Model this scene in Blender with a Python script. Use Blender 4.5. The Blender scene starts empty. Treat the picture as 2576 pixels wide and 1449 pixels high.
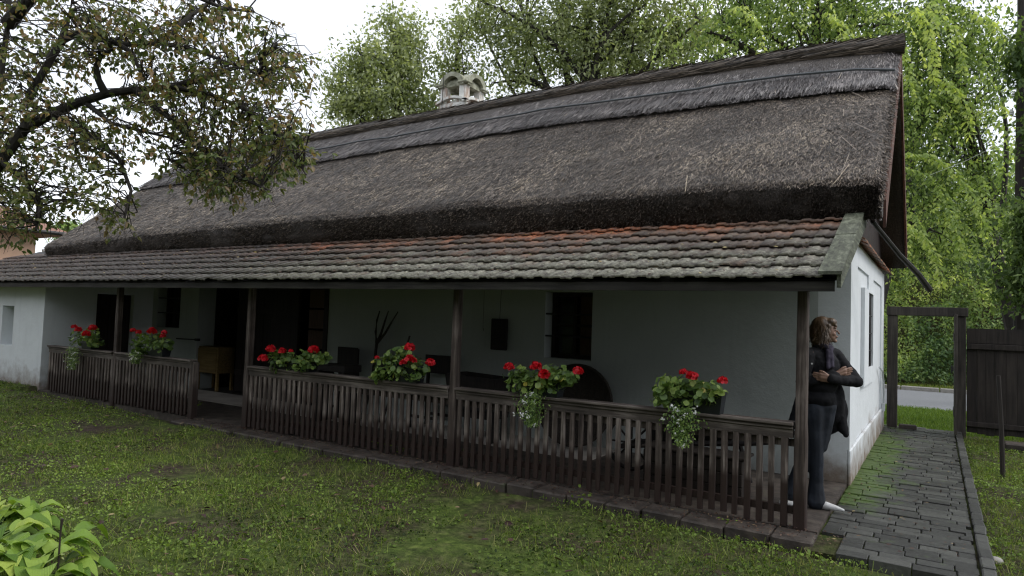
import bpy, bmesh, math, random
import numpy as np
from mathutils import Vector, Matrix
rng = np.random.RandomState(7); random.seed(7)
scn = bpy.context.scene
COL = scn.collection
R_ = math.radians
# ------------------------------------------------------------------ camera maths
YAW, PITCH, ROLL, FPX = 0.5670822, 0.0475043, 0.0341460, 1682.143
CAM = np.array([0., -5.92095, 1.6]); IW, IH = 2576., 1449.
def _axes():
    fw = np.array([-math.sin(YAW)*math.cos(PITCH), math.cos(YAW)*math.cos(PITCH), math.sin(PITCH)])
    ri = np.array([math.cos(YAW), math.sin(YAW), 0.]); up = np.cross(ri, fw)
    r = math.cos(ROLL)*ri+math.sin(ROLL)*up; u = -math.sin(ROLL)*ri+math.cos(ROLL)*up
    return r, u, fw
AX = _axes()
def P(px, py, ax, val):
    d = AX[2]+(px-IW/2)/FPX*AX[0]-(py-IH/2)/FPX*AX[1]
    return CAM+d*((val-CAM[ax])/d[ax])
def D(px, py, dist):
    """point at axial distance dist seen at a pixel"""
    return CAM+dist*(AX[2]+(px-IW/2)/FPX*AX[0]-(py-IH/2)/FPX*AX[1])
def hide_box(*a): pass
# ------------------------------------------------------------------ noise
def vnoise(x, y, s, seed=0):
    r = np.random.RandomState(seed).rand(256, 256)
    x = np.asarray(x)*s+1000.; y = np.asarray(y)*s+1000.
    xi = np.floor(x).astype(int); yi = np.floor(y).astype(int); fx = x-xi; fy = y-yi
    fx = fx*fx*(3-2*fx); fy = fy*fy*(3-2*fy)
    g = lambda a, b: r[a % 256, b % 256]
    return (g(xi, yi)*(1-fx)+g(xi+1, yi)*fx)*(1-fy)+(g(xi, yi+1)*(1-fx)+g(xi+1, yi+1)*fx)*fy
def fbm(x, y, s, seed=0):
    return .55*vnoise(x, y, s, seed)+.3*vnoise(x, y, s*2.1, seed+1)+.15*vnoise(x, y, s*4.3, seed+2)
# ------------------------------------------------------------------ materials
MATS = {}
def newmat(name):
    m = bpy.data.materials.new(name); m.use_nodes = True; nt = m.node_tree
    for n in list(nt.nodes): nt.nodes.remove(n)
    out = nt.nodes.new('ShaderNodeOutputMaterial'); b = nt.nodes.new('ShaderNodeBsdfPrincipled')
    nt.links.new(b.outputs[0], out.inputs[0]); MATS[name] = m
    return m, nt, b, out
def ramp(nt, src, stops):
    r = nt.nodes.new('ShaderNodeValToRGB'); e = r.color_ramp.elements
    e[0].position = stops[0][0]; e[0].color = (*stops[0][1], 1)
    e[1].position = stops[-1][0]; e[1].color = (*stops[-1][1], 1)
    for p, c in stops[1:-1]:
        k = e.new(p); k.color = (*c, 1)
    nt.links.new(src, r.inputs[0]); return r.outputs[0]
def coord(nt, scale=(1, 1, 1), kind='Object'):
    t = nt.nodes.new('ShaderNodeNewGeometry'); mp = nt.nodes.new('ShaderNodeMapping')
    mp.inputs['Scale'].default_value = scale; nt.links.new(t.outputs['Position'], mp.inputs[0]); return mp.outputs[0]
def noise(nt, vec, s, det=6, rough=.6, dist=0):
    n = nt.nodes.new('ShaderNodeTexNoise'); n.inputs['Scale'].default_value = s; n.inputs['Detail'].default_value = det
    n.inputs['Roughness'].default_value = rough; n.inputs['Distortion'].default_value = dist
    nt.links.new(vec, n.inputs['Vector']); return n.outputs['Fac']
def mixc(nt, fac, a, b, mode='MIX'):
    m = nt.nodes.new('ShaderNodeMix'); m.data_type = 'RGBA'; m.blend_type = mode
    for i, v in ((0, fac), (6, a), (7, b)):
        if isinstance(v, (int, float)): m.inputs[i].default_value = v
        elif isinstance(v, tuple): m.inputs[i].default_value = (*v, 1)
        else: nt.links.new(v, m.inputs[i])
    return m.outputs[2]
def mth(nt, op, a, b=None, c=None, clamp=False):
    m = nt.nodes.new('ShaderNodeMath'); m.operation = op; m.use_clamp = clamp
    for i, v in enumerate((a, b, c)):
        if v is None: continue
        if isinstance(v, (int, float)): m.inputs[i].default_value = v
        else: nt.links.new(v, m.inputs[i])
    return m.outputs[0]
def mrange(nt, v, a, b, c=0., d=1.):
    m = nt.nodes.new('ShaderNodeMapRange'); nt.links.new(v, m.inputs[0])
    for i, x in enumerate((a, b, c, d)): m.inputs[i+1].default_value = x
    return m.outputs[0]
def bump(nt, b, h, strength=.5, dist=.01):
    n = nt.nodes.new('ShaderNodeBump'); n.inputs['Strength'].default_value = strength; n.inputs['Distance'].default_value = dist
    nt.links.new(h, n.inputs['Height']); nt.links.new(n.outputs[0], b.inputs['Normal'])
def sep(nt, vec):
    s = nt.nodes.new('ShaderNodeSeparateXYZ'); nt.links.new(vec, s.inputs[0]); return s.outputs
def attr(nt, name='rnd'):
    a = nt.nodes.new('ShaderNodeAttribute'); a.attribute_name = name; return a.outputs['Fac']
def simple(name, stops, s=8, scale=(1, 1, 1), rough=.8, bs=.3, bd=.01, metal=0., spec=.4, det=6):
    m, nt, b, o = newmat(name); v = coord(nt, scale); n = noise(nt, v, s, det)
    nt.links.new(ramp(nt, n, stops), b.inputs['Base Color']); b.inputs['Roughness'].default_value = rough
    b.inputs['Metallic'].default_value = metal; b.inputs['Specular IOR Level'].default_value = spec
    bump(nt, b, n, bs, bd); return m
def leafmat(name, stops, trans=.35, rough=.45, spec=.4):
    m, nt, b, o = newmat(name); c = ramp(nt, attr(nt), stops)
    nt.links.new(c, b.inputs['Base Color']); b.inputs['Roughness'].default_value = rough; b.inputs['Specular IOR Level'].default_value = spec
    if trans > 0:
        t = nt.nodes.new('ShaderNodeBsdfTranslucent'); mx = nt.nodes.new('ShaderNodeMixShader'); mx.inputs[0].default_value = trans
        c2 = mixc(nt, 1., c, (1.25, 1.3, .55), 'MULTIPLY'); nt.links.new(c2, t.inputs[0])
        nt.links.new(b.outputs[0], mx.inputs[1]); nt.links.new(t.outputs[0], mx.inputs[2]); nt.links.new(mx.outputs[0], o.inputs[0])
    return m
def wood(name, dark, mid, light, axis=2, s=3., rough=.7, wetline=None):
    m, nt, b, o = newmat(name); sc = [28, 28, 28]; sc[axis] = 1.6
    v = coord(nt, tuple(sc)); n = noise(nt, v, s/3., 8, .65, .3); n2 = noise(nt, coord(nt), 2.3, 4)
    k = mth(nt, 'ADD', mth(nt, 'MULTIPLY', n, .7), mth(nt, 'MULTIPLY', n2, .35))
    c = ramp(nt, k, [(.38, dark), (.52, mid), (.66, light)])
    c = mixc(nt, mth(nt, 'MULTIPLY', attr(nt), .45), c, tuple(x*.45 for x in mid))
    if wetline:
        z = sep(nt, coord(nt))[2]; w = mth(nt, 'ADD', z, mth(nt, 'MULTIPLY', mth(nt, 'SUBTRACT', attr(nt), .5), .07))
        f = mrange(nt, w, wetline[0], wetline[1], 1., 0.); c = mixc(nt, f, c, mixc(nt, n, (.010, .005, .004), (.050, .031, .026)))
        nt.links.new(mrange(nt, f, 0, 1, rough, .5), b.inputs['Roughness'])
    else: b.inputs['Roughness'].default_value = rough
    nt.links.new(c, b.inputs['Base Color']); b.inputs['Specular IOR Level'].default_value = .35
    bump(nt, b, n, .6, .006); return m
def plaster(name, base, dirt, z0, z1, s=3.):
    m, nt, b, o = newmat(name); v = coord(nt); n = noise(nt, v, s, 8, .65); nf = noise(nt, v, 60, 4)
    z = sep(nt, v)[2]; edge = mth(nt, 'SUBTRACT', z, mth(nt, 'MULTIPLY', mth(nt, 'SUBTRACT', n, .5), 1.1))
    f = mrange(nt, edge, z0, z1, 1., 0.)
    c = mixc(nt, n, tuple(x*.82 for x in base), base)
    st = noise(nt, coord(nt, (7, 7, .8)), 1., 5, .7)
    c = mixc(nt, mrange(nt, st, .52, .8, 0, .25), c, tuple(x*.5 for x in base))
    c = mixc(nt, f, c, mixc(nt, st, dirt, tuple(x*2.2 for x in dirt)))
    nt.links.new(c, b.inputs['Base Color']); b.inputs['Roughness'].default_value = .9; b.inputs['Specular IOR Level'].default_value = .2
    h = mth(nt, 'ADD', mth(nt, 'MULTIPLY', n, 1.), mth(nt, 'MULTIPLY', nf, .12)); bump(nt, b, h, .5, .03); return m

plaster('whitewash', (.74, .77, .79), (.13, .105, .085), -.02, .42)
plaster('whitewash_shaded', (.44, .47, .455), (.12, .10, .085), -.25, .05)  # same whitewash in a darker copy, veranda shade put into the base colour
plaster('peach_render', (.50, .33, .24), (.2, .15, .1), -3, -2)
plaster('chimney_plaster', (.80, .79, .75), (.2, .14, .1), -3, -2, 5)
wood('post_wood', (.014, .010, .008), (.065, .048, .040), (.20, .165, .145), 2, wetline=(.2, .5))
wood('beam_wood', (.008, .007, .006), (.022, .019, .016), (.045, .042, .034), 0)
wood('picket_wood', (.018, .012, .010), (.095, .073, .062), (.34, .29, .255), 2, wetline=(.31, .39))
wood('rail_wood', (.022, .017, .014), (.085, .068, .058), (.24, .205, .18), 0)
wood('door_wood', (.007, .004, .004), (.016, .010, .009), (.03, .02, .018), 2)
wood('red_wood', (.04, .018, .013), (.12, .052, .036), (.22, .10, .07), 2)
wood('dark_red_wood', (.008, .005, .005), (.022, .012, .010), (.04, .022, .018), 2)
wood('gate_wood', (.018, .015, .013), (.045, .038, .032), (.085, .073, .062), 2)
wood('fence_wood', (.010, .008, .007), (.026, .020, .017), (.045, .036, .030), 2)
wood('tool_wood', (.012, .009, .007), (.028, .021, .017), (.05, .04, .03), 2)
wood('furniture_wood', (.006, .005, .005), (.013, .010, .009), (.025, .02, .017), 2)
wood('yellow_wood', (.10, .065, .022), (.22, .145, .05), (.32, .22, .09), 0)
wood('lichen_board', (.025, .027, .018), (.085, .092, .062), (.20, .215, .155), 1)
simple('wicker', [(.3, (.008, .006, .005)), (.6, (.03, .022, .016)), (.8, (.055, .042, .03))], 55, (1, 1, 1), .8, 1., .01)
simple('black_pot', [(.3, (.007, .008, .010)), (.8, (.018, .021, .026))], 12, rough=.4)
simple('soil', [(.3, (.015, .010, .008)), (.8, (.04, .028, .02))], 40)
simple('iron', [(.3, (.01, .01, .011)), (.8, (.03, .028, .028))], 30, rough=.5)
simple('floor_dry', [(.3, (.26, .23, .20)), (.5, (.38, .345, .31)), (.8, (.5, .46, .42))], 2.2, rough=.75, bs=.4, bd=.02)
simple('floor_brick', [(.3, (.022, .017, .014)), (.45, (.045, .036, .030)), (.6, (.075, .06, .050)), (.75, (.06, .066, .035))], 6, rough=.7, bs=.9, bd=.02)
simple('asphalt', [(.3, (.16, .165, .175)), (.8, (.24, .245, .26))], 30, rough=.8)
simple('concrete_kerb', [(.3, (.22, .21, .19)), (.8, (.36, .34, .31))], 12, rough=.85)
simple('bark', [(.3, (.012, .010, .009)), (.55, (.035, .031, .026)), (.8, (.075, .07, .058))], 7, (1, 1, .35), .85, .8, .03)
simple('porcelain', [(.3, (.6, .6, .6)), (.8, (.75, .75, .75))], 10, rough=.3)
simple('skin', [(.3, (.20, .115, .085)), (.8, (.26, .155, .11))], 12, rough=.5)
simple('lips', [(.3, (.28, .10, .085)), (.8, (.34, .13, .1))], 12, rough=.4)
simple('hair', [(.3, (.03, .018, .010)), (.5, (.075, .046, .025)), (.75, (.18, .115, .065))], 26, (1, 1, .22), .42, .8, .01)
simple('velvet', [(.3, (.004, .004, .005)), (.7, (.012, .012, .015))], 14, rough=.8, bs=.5, bd=.015, spec=.2)
simple('denim', [(.3, (.003, .005, .009)), (.55, (.009, .013, .021)), (.8, (.035, .043, .06))], 9, (1, 1, .6), .8, .6, .012)
simple('scarf_cloth', [(.3, (.02, .017, .03)), (.8, (.06, .05, .08))], 22, rough=.85)
simple('shoe_white', [(.3, (.5, .5, .5)), (.8, (.68, .68, .67))], 18, rough=.35)
simple('eye_dark', [(.3, (.01, .008, .006)), (.8, (.02, .015, .012))], 12, rough=.2)
simple('batten', [(.3, (.05, .055, .06)), (.8, (.12, .13, .135))], 12, (.4, 4, 4), .5)
simple('red_roof', [(.3, (.20, .10, .075)), (.8, (.34, .19, .14))], 3, (1, 1, 1), .75)
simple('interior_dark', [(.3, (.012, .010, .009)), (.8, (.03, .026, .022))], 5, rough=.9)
simple('white_cloth', [(.3, (.45, .47, .48)), (.8, (.6, .62, .63))], 8, rough=.9)
simple('orange_wood', [(.3, (.05, .024, .013)), (.8, (.10, .05, .028))], 6, (6, 6, 1), rough=.7)
# glass pane
m, nt, b, o = newmat('window_pane'); b.inputs['Base Color'].default_value = (.01, .012, .014, 1); b.inputs['Roughness'].default_value = .12
bump(nt, b, noise(nt, coord(nt), 3, 2), .15, .01)
# leaves
leafmat('walnut_leaf', [(0, (.05, .075, .03)), (.3, (.12, .16, .06)), (.5, (.20, .22, .09)), (.68, (.25, .19, .11)), (.86, (.30, .19, .12)), (1., (.5, .36, .10))], .42, .42, .35)
leafmat('walnut_leaf_low', [(0, (.02, .045, .012)), (.5, (.045, .085, .02)), (.8, (.085, .12, .03)), (1., (.24, .17, .04))], .35, .42)
leafmat('olive_leaf', [(0, (.08, .105, .055)), (.4, (.24, .28, .15)), (.8, (.46, .50, .31)), (1., (.75, .76, .58))], .5, .5, .2)
leafmat('robinia_leaf', [(0, (.03, .055, .02)), (.4, (.15, .22, .085)), (.75, (.36, .46, .18)), (1., (.66, .72, .28))], .5, .5, .2)
leafmat('bank_leaf', [(0, (.06, .11, .05)), (.35, (.17, .26, .12)), (.75, (.38, .48, .17)), (1., (.66, .70, .30))], .45, .5, .2)
leafmat('dark_tree_leaf', [(0, (.04, .07, .025)), (.5, (.10, .155, .055)), (.85, (.19, .26, .10)), (1., (.30, .36, .15))], .45, .5, .2)
leafmat('shade_leaf', [(0, (.03, .055, .02)), (.5, (.06, .10, .03)), (1., (.12, .17, .06))], .2)
leafmat('geranium_leaf', [(0, (.05, .095, .025)), (.5, (.15, .24, .06)), (.9, (.29, .39, .10)), (1., (.46, .40, .09))], .3)
leafmat('petal', [(0, (.45, .004, .012)), (.5, (.62, .008, .02)), (1., (.75, .03, .05))], .3)
leafmat('white_petal', [(0, (.7, .7, .72)), (1., (.85, .85, .85))], .2)
leafmat('weed_leaf', [(0, (.02, .036, .009)), (.3, (.08, .125, .022)), (.65, (.175, .26, .045)), (.97, (.27, .37, .08)), (1., (.38, .44, .18))], .3, .5, .18)
leafmat('grass_blade', [(0, (.035, .055, .012)), (.45, (.14, .20, .036)), (.85, (.25, .30, .07)), (1., (.32, .27, .14))], .3, .5, .2)
leafmat('bright_grass', [(0, (.07, .13, .02)), (.5, (.13, .22, .035)), (1., (.22, .31, .06))], .35)
leafmat('dead_leaf', [(0, (.025, .010, .008)), (.4, (.06, .028, .02)), (.75, (.12, .07, .045)), (.93, (.22, .16, .09)), (1., (.4, .33, .14))], .1, .6)
leafmat('straw', [(0, (.014, .011, .009)), (.35, (.056, .043, .033)), (.65, (.14, .110, .086)), (.95, (.30, .245, .19)), (1., (.55, .45, .31))], 0, .5, .5)
leafmat('ridge_straw', [(0, (.014, .012, .012)), (.4, (.062, .053, .052)), (.75, (.155, .137, .135)), (.97, (.30, .27, .255)), (1., (.4, .34, .27))], 0, .45, .5)
leafmat('hosta_leaf_plain', [(0, (.06, .12, .025)), (1, (.1, .18, .04))])
# hosta: veined leaf by bump on uv
m, nt, b, o = newmat('hosta_leaf')
c = ramp(nt, attr(nt), [(0, (.09, .17, .025)), (.5, (.20, .32, .05)), (.85, (.31, .43, .08)), (1, (.40, .48, .09))])
nt.links.new(c, b.inputs['Base Color']); b.inputs['Roughness'].default_value = .38
w = nt.nodes.new('ShaderNodeTexWave'); w.wave_type = 'BANDS'; w.bands_direction = 'Y'; b.inputs['Specular IOR Level'].default_value = .22; w.inputs['Scale'].default_value = 3.4
a_ = nt.nodes.new('ShaderNodeAttribute'); a_.attribute_name = 'luv'; nt.links.new(a_.outputs['Vector'], w.inputs['Vector']); bump(nt, b, w.outputs['Fac'], .5, .004)
t = nt.nodes.new('ShaderNodeBsdfTranslucent'); mx = nt.nodes.new('ShaderNodeMixShader'); mx.inputs[0].default_value = .3
nt.links.new(mixc(nt, 1., c, (1.2, 1.25, .5), 'MULTIPLY'), t.inputs[0]); nt.links.new(b.outputs[0], mx.inputs[1]); nt.links.new(t.outputs[0], mx.inputs[2]); nt.links.new(mx.outputs[0], o.inputs[0])
# thatch base
m, nt, b, o = newmat('thatch')
v = coord(nt, (70, 9, 9)); n = noise(nt, v, 1., 6, .7, .4); n2 = noise(nt, coord(nt), .9, 5); n3 = noise(nt, coord(nt), 45, 4, .7)
k = mth(nt, 'ADD', mth(nt, 'MULTIPLY', n, .35), mth(nt, 'ADD', mth(nt, 'MULTIPLY', n3, .5), mth(nt, 'MULTIPLY', n2, .2)))
nt.links.new(ramp(nt, k, [(.38, (.010, .008, .007)), (.53, (.045, .036, .030)), (.68, (.12, .097, .082))]), b.inputs['Base Color'])
b.inputs['Roughness'].default_value = .6; bump(nt, b, k, 1., .05)
# roof tile
m, nt, b, o = newmat('clay_tile')
v = coord(nt); s_ = sep(nt, v); a_ = attr(nt)
redk = mth(nt, 'MULTIPLY', mrange(nt, s_[1], .75, 1.2, 0., .42), mrange(nt, noise(nt, v, .9, 3), .35, .6, .2, 1.))
clay = ramp(nt, mth(nt, 'ADD', redk, mth(nt, 'ADD', mth(nt, 'MULTIPLY', a_, .34), mth(nt, 'MULTIPLY', noise(nt, v, 9, 6), .4))),
            [(.15, (.045, .034, .026)), (.45, (.10, .068, .046)), (.66, (.19, .092, .052)), (.95, (.44, .14, .055))])
lich = ramp(nt, noise(nt, v, 26, 6, .7), [(.3, (.07, .064, .046)), (.48, (.17, .162, .122)), (.66, (.34, .335, .265))])
moss = ramp(nt, noise(nt, v, 14, 6, .7), [(.3, (.022, .017, .014)), (.55, (.055, .044, .036)), (.75, (.13, .12, .10))])
lm = mth(nt, 'ADD', mth(nt, 'MULTIPLY', noise(nt, v, 3.1, 6, .7), .9), mth(nt, 'MULTIPLY', a_, -.12))
lm = mth(nt, 'ADD', lm, mrange(nt, s_[1], -.3, 1.35, .25, -.26))
lm = mrange(nt, lm, .34, .56)
side = mrange(nt, mth(nt, 'ADD', s_[0], mth(nt, 'MULTIPLY', noise(nt, v, .8, 4), 3.)), -9.2, -4.6, 1., 0.)
c = mixc(nt, lm, clay, lich); c = mixc(nt, mth(nt, 'MULTIPLY', side, .88), c, moss)
c = mixc(nt, mrange(nt, noise(nt, v, 11, 7, .75), .50, .62, 0, .85), c, (.05, .036, .034))
nt.links.new(c, b.inputs['Base Color']); b.inputs['Roughness'].default_value = .5; b.inputs['Specular IOR Level'].default_value = .45
bump(nt, b, noise(nt, v, 40, 6, .7), .6, .008)
# ground
m, nt, b, o = newmat('ground')
v = coord(nt); n1 = noise(nt, v, 1.3, 8, .7); n2 = noise(nt, v, 14, 8, .75)
soil = ramp(nt, n2, [(.3, (.016, .011, .009)), (.5, (.045, .032, .025)), (.72, (.11, .082, .065))])
gr = ramp(nt, n2, [(.3, (.016, .026, .006)), (.5, (.06, .088, .019)), (.72, (.15, .19, .045))])
nt.links.new(mixc(nt, mrange(nt, n1, .38, .60), soil, gr), b.inputs['Base Color']); b.inputs['Roughness'].default_value = .9; b.inputs['Specular IOR Level'].default_value = .12
bump(nt, b, n2, .9, .03)
# paving with moss
m, nt, b, o = newmat('paver')
v = coord(nt); s_ = sep(nt, v); n2 = noise(nt, v, 22, 6, .7); n1 = noise(nt, v, 2.6, 6, .7)
st = ramp(nt, mth(nt, 'ADD', mth(nt, 'MULTIPLY', n2, .6), mth(nt, 'MULTIPLY', attr(nt), .4)), [(.2, (.017, .016, .014)), (.5, (.042, .042, .038)), (.8, (.088, .088, .078))])
gx = mrange(nt, s_[0], -.8, -.15, .42, 0.); gy = mth(nt, 'MULTIPLY', mrange(nt, s_[1], .6, 1.8), mrange(nt, s_[1], 5.5, 7., 1., .3))
mk = mrange(nt, mth(nt, 'ADD', n1, mth(nt, 'MULTIPLY', gx, gy)), .60, .76)
mc = ramp(nt, n2, [(.3, (.025, .05, .008)), (.7, (.085, .14, .018))])
nt.links.new(mixc(nt, mk, st, mc), b.inputs['Base Color']); b.inputs['Roughness'].default_value = .5
bump(nt, b, n2, .6, .01)

# ------------------------------------------------------------------ object helpers
def link(o): COL.objects.link(o); return o
def tag(o, label=None, cat=None, group=None, kind=None):
    if label: o['label'] = label
    if cat: o['category'] = cat
    if group: o['group'] = group
    if kind: o['kind'] = kind
    return o
def empty(name, loc, label, cat, group=None):
    o = bpy.data.objects.new(name, None); o.location = loc; link(o); o.empty_display_size = .2
    return tag(o, label, cat, group)
def npmesh(name, V, quads=None, tris=None, mat=None, rnd=None, parent=None, smooth=False, luv=None):
    me = bpy.data.meshes.new(name); V = np.asarray(V, np.float32)
    loc = np.zeros(3, np.float32)
    if parent is not None: loc = np.array(parent_world(parent), np.float32)
    me.vertices.add(len(V)); me.vertices.foreach_set('co', (V-loc).ravel())
    idx = []; tot = []
    if quads is not None and len(quads): q = np.asarray(quads, np.int32); idx.append(q.ravel()); tot.append(np.full(len(q), 4, np.int32))
    if tris is not None and len(tris): q = np.asarray(tris, np.int32); idx.append(q.ravel()); tot.append(np.full(len(q), 3, np.int32))
    idx = np.concatenate(idx); tot = np.concatenate(tot)
    me.loops.add(len(idx)); me.loops.foreach_set('vertex_index', idx)
    me.polygons.add(len(tot)); st = np.zeros(len(tot), np.int32); st[1:] = np.cumsum(tot)[:-1]
    me.polygons.foreach_set('loop_start', st); me.polygons.foreach_set('loop_total', tot)
    if smooth: me.polygons.foreach_set('use_smooth', np.ones(len(tot), bool))
    me.update(calc_edges=True)
    if rnd is not None:
        a = me.attributes.new('rnd', 'FLOAT', 'POINT'); a.data.foreach_set('value', np.asarray(rnd, np.float32))
    if luv is not None:
        a = me.attributes.new('luv', 'FLOAT_VECTOR', 'POINT'); a.data.foreach_set('vector', np.asarray(luv, np.float32).ravel())
    if mat: me.materials.append(MATS[mat])
    o = bpy.data.objects.new(name, me); link(o)
    if parent is not None: o.parent = parent
    return o
def parent_world(p):
    v = Vector((0, 0, 0))
    while p is not None: v = v+p.location; p = p.parent
    return v
class MB:
    def __init__(s): s.v = []; s.f = []; s.r = []
    def add(s, vs, fs, r=None):
        k = len(s.v); s.v += [tuple(x) for x in vs]; s.f += [tuple(i+k for i in f) for f in fs]
        s.r += [random.random() if r is None else r]*len(vs)
    def box(s, x0, x1, y0, y1, z0, z1, r=None, bev=0., rot=None, piv=None):
        b = min(bev, (x1-x0)*.45, (y1-y0)*.45, (z1-z0)*.45)
        if b <= 0:
            vs = [(x, y, z) for z in (z0, z1) for y in (y0, y1) for x in (x0, x1)]
            fs = [(0, 2, 3, 1), (4, 5, 7, 6), (0, 1, 5, 4), (2, 6, 7, 3), (0, 4, 6, 2), (1, 3, 7, 5)]
        else:
            bm = bmesh.new(); bmesh.ops.create_cube(bm, size=1)
            for v in bm.verts: v.co = Vector(((x0+x1)/2+v.co.x*(x1-x0), (y0+y1)/2+v.co.y*(y1-y0), (z0+z1)/2+v.co.z*(z1-z0)))
            bmesh.ops.bevel(bm, geom=bm.edges[:], offset=b, segments=1, affect='EDGES'); bm.verts.index_update()
            vs = [tuple(v.co) for v in bm.verts]; fs = [tuple(v.index for v in f.verts) for f in bm.faces]; bm.free()
        if rot is not None:
            pv = Vector(piv if piv else ((x0+x1)/2, (y0+y1)/2, (z0+z1)/2)); vs = [tuple(rot @ (Vector(v)-pv)+pv) for v in vs]
        s.add(vs, fs, r)
    def prism(s, pts, ax, a, b_, r=None):
        """polygon pts (2d) extruded along axis ax between a and b_"""
        def mk(p, t):
            l = list(p); l.insert(ax, t); return tuple(l)
        n = len(pts); vs = [mk(p, a) for p in pts]+[mk(p, b_) for p in pts]
        fs = [tuple(range(n))[::-1], tuple(range(n, 2*n))]+[(i, (i+1) % n, n+(i+1) % n, n+i) for i in range(n)]
        s.add(vs, fs, r)
    def tube(s, pts, rad, n=8, r=None, caps=True, flat=1.):
        pts = [Vector(p) for p in pts]; rings = []
        up = Vector((0, 0, 1))
        for i, p in enumerate(pts):
            d = (pts[min(i+1, len(pts)-1)]-pts[max(i-1, 0)])
            d = d.normalized() if d.length > 1e-9 else Vector((0, 0, 1))
            x = d.cross(up)
            if x.length < .15: x = d.cross(Vector((0, 1, 0)))
            x.normalize(); y = x.cross(d)
            rr = rad[i] if hasattr(rad, '__len__') else rad
            rings.append([p+(x*math.cos(2*math.pi*k/n)+y*flat*math.sin(2*math.pi*k/n))*rr for k in range(n)])
        vs = [tuple(q) for g in rings for q in g]; fs = []
        for i in range(len(rings)-1):
            for k in range(n): fs.append((i*n+k, i*n+(k+1) % n, (i+1)*n+(k+1) % n, (i+1)*n+k))
        if caps: fs += [tuple(range(n))[::-1], tuple(range((len(rings)-1)*n, len(rings)*n))]
        s.add(vs, fs, r)
    def lathe(s, prof, cx, cy, n=20, r=None):
        vs = [(cx+ra*math.cos(2*math.pi*k/n), cy+ra*math.sin(2*math.pi*k/n), z) for ra, z in prof for k in range(n)]; fs = []
        for i in range(len(prof)-1):
            for k in range(n): fs.append((i*n+k, i*n+(k+1) % n, (i+1)*n+(k+1) % n, (i+1)*n+k))
        fs += [tuple(range(n))[::-1], tuple(range((len(prof)-1)*n, len(prof)*n))]
        s.add(vs, fs, r)
    def build(s, name, mat, parent=None, smooth=False):
        me = bpy.data.meshes.new(name); l = parent_world(parent) if parent is not None else Vector((0, 0, 0))
        me.from_pydata([(a-l.x, b-l.y, c-l.z) for a, b, c in s.v], [], s.f)
        a = me.attributes.new('rnd', 'FLOAT', 'POINT'); a.data.foreach_set('value', s.r)
        if smooth: me.polygons.foreach_set('use_smooth', [True]*len(me.polygons))
        me.update(); me.materials.append(MATS[mat]); o = bpy.data.objects.new(name, me); link(o)
        if parent is not None: o.parent = parent
        return o
def norm(a): return a/np.maximum(np.linalg.norm(a, axis=-1, keepdims=True), 1e-9)
LEAF6 = (np.array([(0, 0, 0), (.3, .2, .06), (.7, .17, .03), (1, 0, -.08), (.7, -.17, .03), (.3, -.2, .06)]), [(0, 1, 2, 3), (0, 3, 4, 5)])
LEAF4 = (np.array([(0, 0, 0), (.45, .24, .03), (1, 0, 0), (.45, -.24, .03)]), [(0, 1, 2, 3)])
STRAW = (np.array([(0, -.5, 0), (0, .5, 0), (1, .35, 0), (1, -.35, 0)]), [(0, 1, 2, 3)])
_a = np.linspace(0, 2*math.pi, 9)[:-1]
ROUND = (np.vstack([[(0, 0, .0)], np.stack([.5*np.cos(_a)*(1-.12*(np.arange(8) % 2)), .5*np.sin(_a)*(1-.12*(np.arange(8) % 2)), np.full(8, .10)], 1)]), [(0, 1, 2, 3), (0, 3, 4, 5), (0, 5, 6, 7), (0, 7, 8, 1)])
def scatter(name, tmpl, pos, d, nrm, size, mat, rnd=None, width=None, parent=None):
    T, F = tmpl; n = len(pos); x = norm(d); z = norm(nrm-(nrm*x).sum(1, keepdims=True)*x); y = np.cross(z, x)
    size = np.broadcast_to(size, (n,)).astype(float); wd = size if width is None else np.broadcast_to(width, (n,)).astype(float)
    V = pos[:, None, :]+T[None, :, 0:1]*size[:, None, None]*x[:, None, :]+T[None, :, 1:2]*wd[:, None, None]*y[:, None, :]+T[None, :, 2:3]*size[:, None, None]*z[:, None, :]
    k = len(T); F = np.array(F); Q = (F[None]+(np.arange(n)*k)[:, None, None]).reshape(-1, F.shape[1])
    if rnd is None: rnd = rng.rand(n)
    return npmesh(name, V.reshape(-1, 3), quads=Q, mat=mat, rnd=np.repeat(rnd, k), parent=parent)
def rdir(n, bias=(0, 0, 0)):
    return norm(norm(rng.normal(size=(n, 3)))+np.array(bias))

# ------------------------------------------------------------------ ground
def gh(x, y):
    x = np.asarray(x, float); y = np.asarray(y, float)
    t = np.clip((-x-5)/10., 0, 1); t = t*t*(3-2*t)
    near = np.clip((9-y)/3, 0, 1)*np.clip((x+22)/3, 0, 1)
    h = -.10+.13*t*near+(fbm(x, y, 1.6, 3)-.5)*.05*near
    h = np.where(x > .33, h+.04*near, h)+np.exp(-((y+.42)/.38)**2)*np.interp(x, [-20, -9.4, -5, -1.5, -.5, 0], [.0, .055, .075, .045, .02, 0])*near
    inside = (y > -.45) & (y < 7.6) & (x > -14.2) & (x < .33)
    return np.where(inside, np.minimum(h, -.12), h)
xs = np.concatenate([[-400, -200, -100, -60, -40, -30, -24], np.arange(-20, 4.01, .1), [4.5, 6, 9, 14, 25, 45, 90, 200, 400]])
ys = np.concatenate([[-300, -120, -60, -30, -18, -12, -9], np.arange(-7, 9.01, .1), [9.5, 10.5, 12, 15, 20, 27, 40, 70, 130, 300, 500]])
X, Y = np.meshgrid(xs, ys); Z = gh(X, Y); nx = len(xs); ny = len(ys)
I = np.arange(nx*ny).reshape(ny, nx)
Q = np.stack([I[:-1, :-1], I[:-1, 1:], I[1:, 1:], I[1:, :-1]], -1).reshape(-1, 4)
g = npmesh('ground', np.stack([X, Y, Z], -1).reshape(-1, 3), quads=Q, mat='ground', smooth=True)
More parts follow.
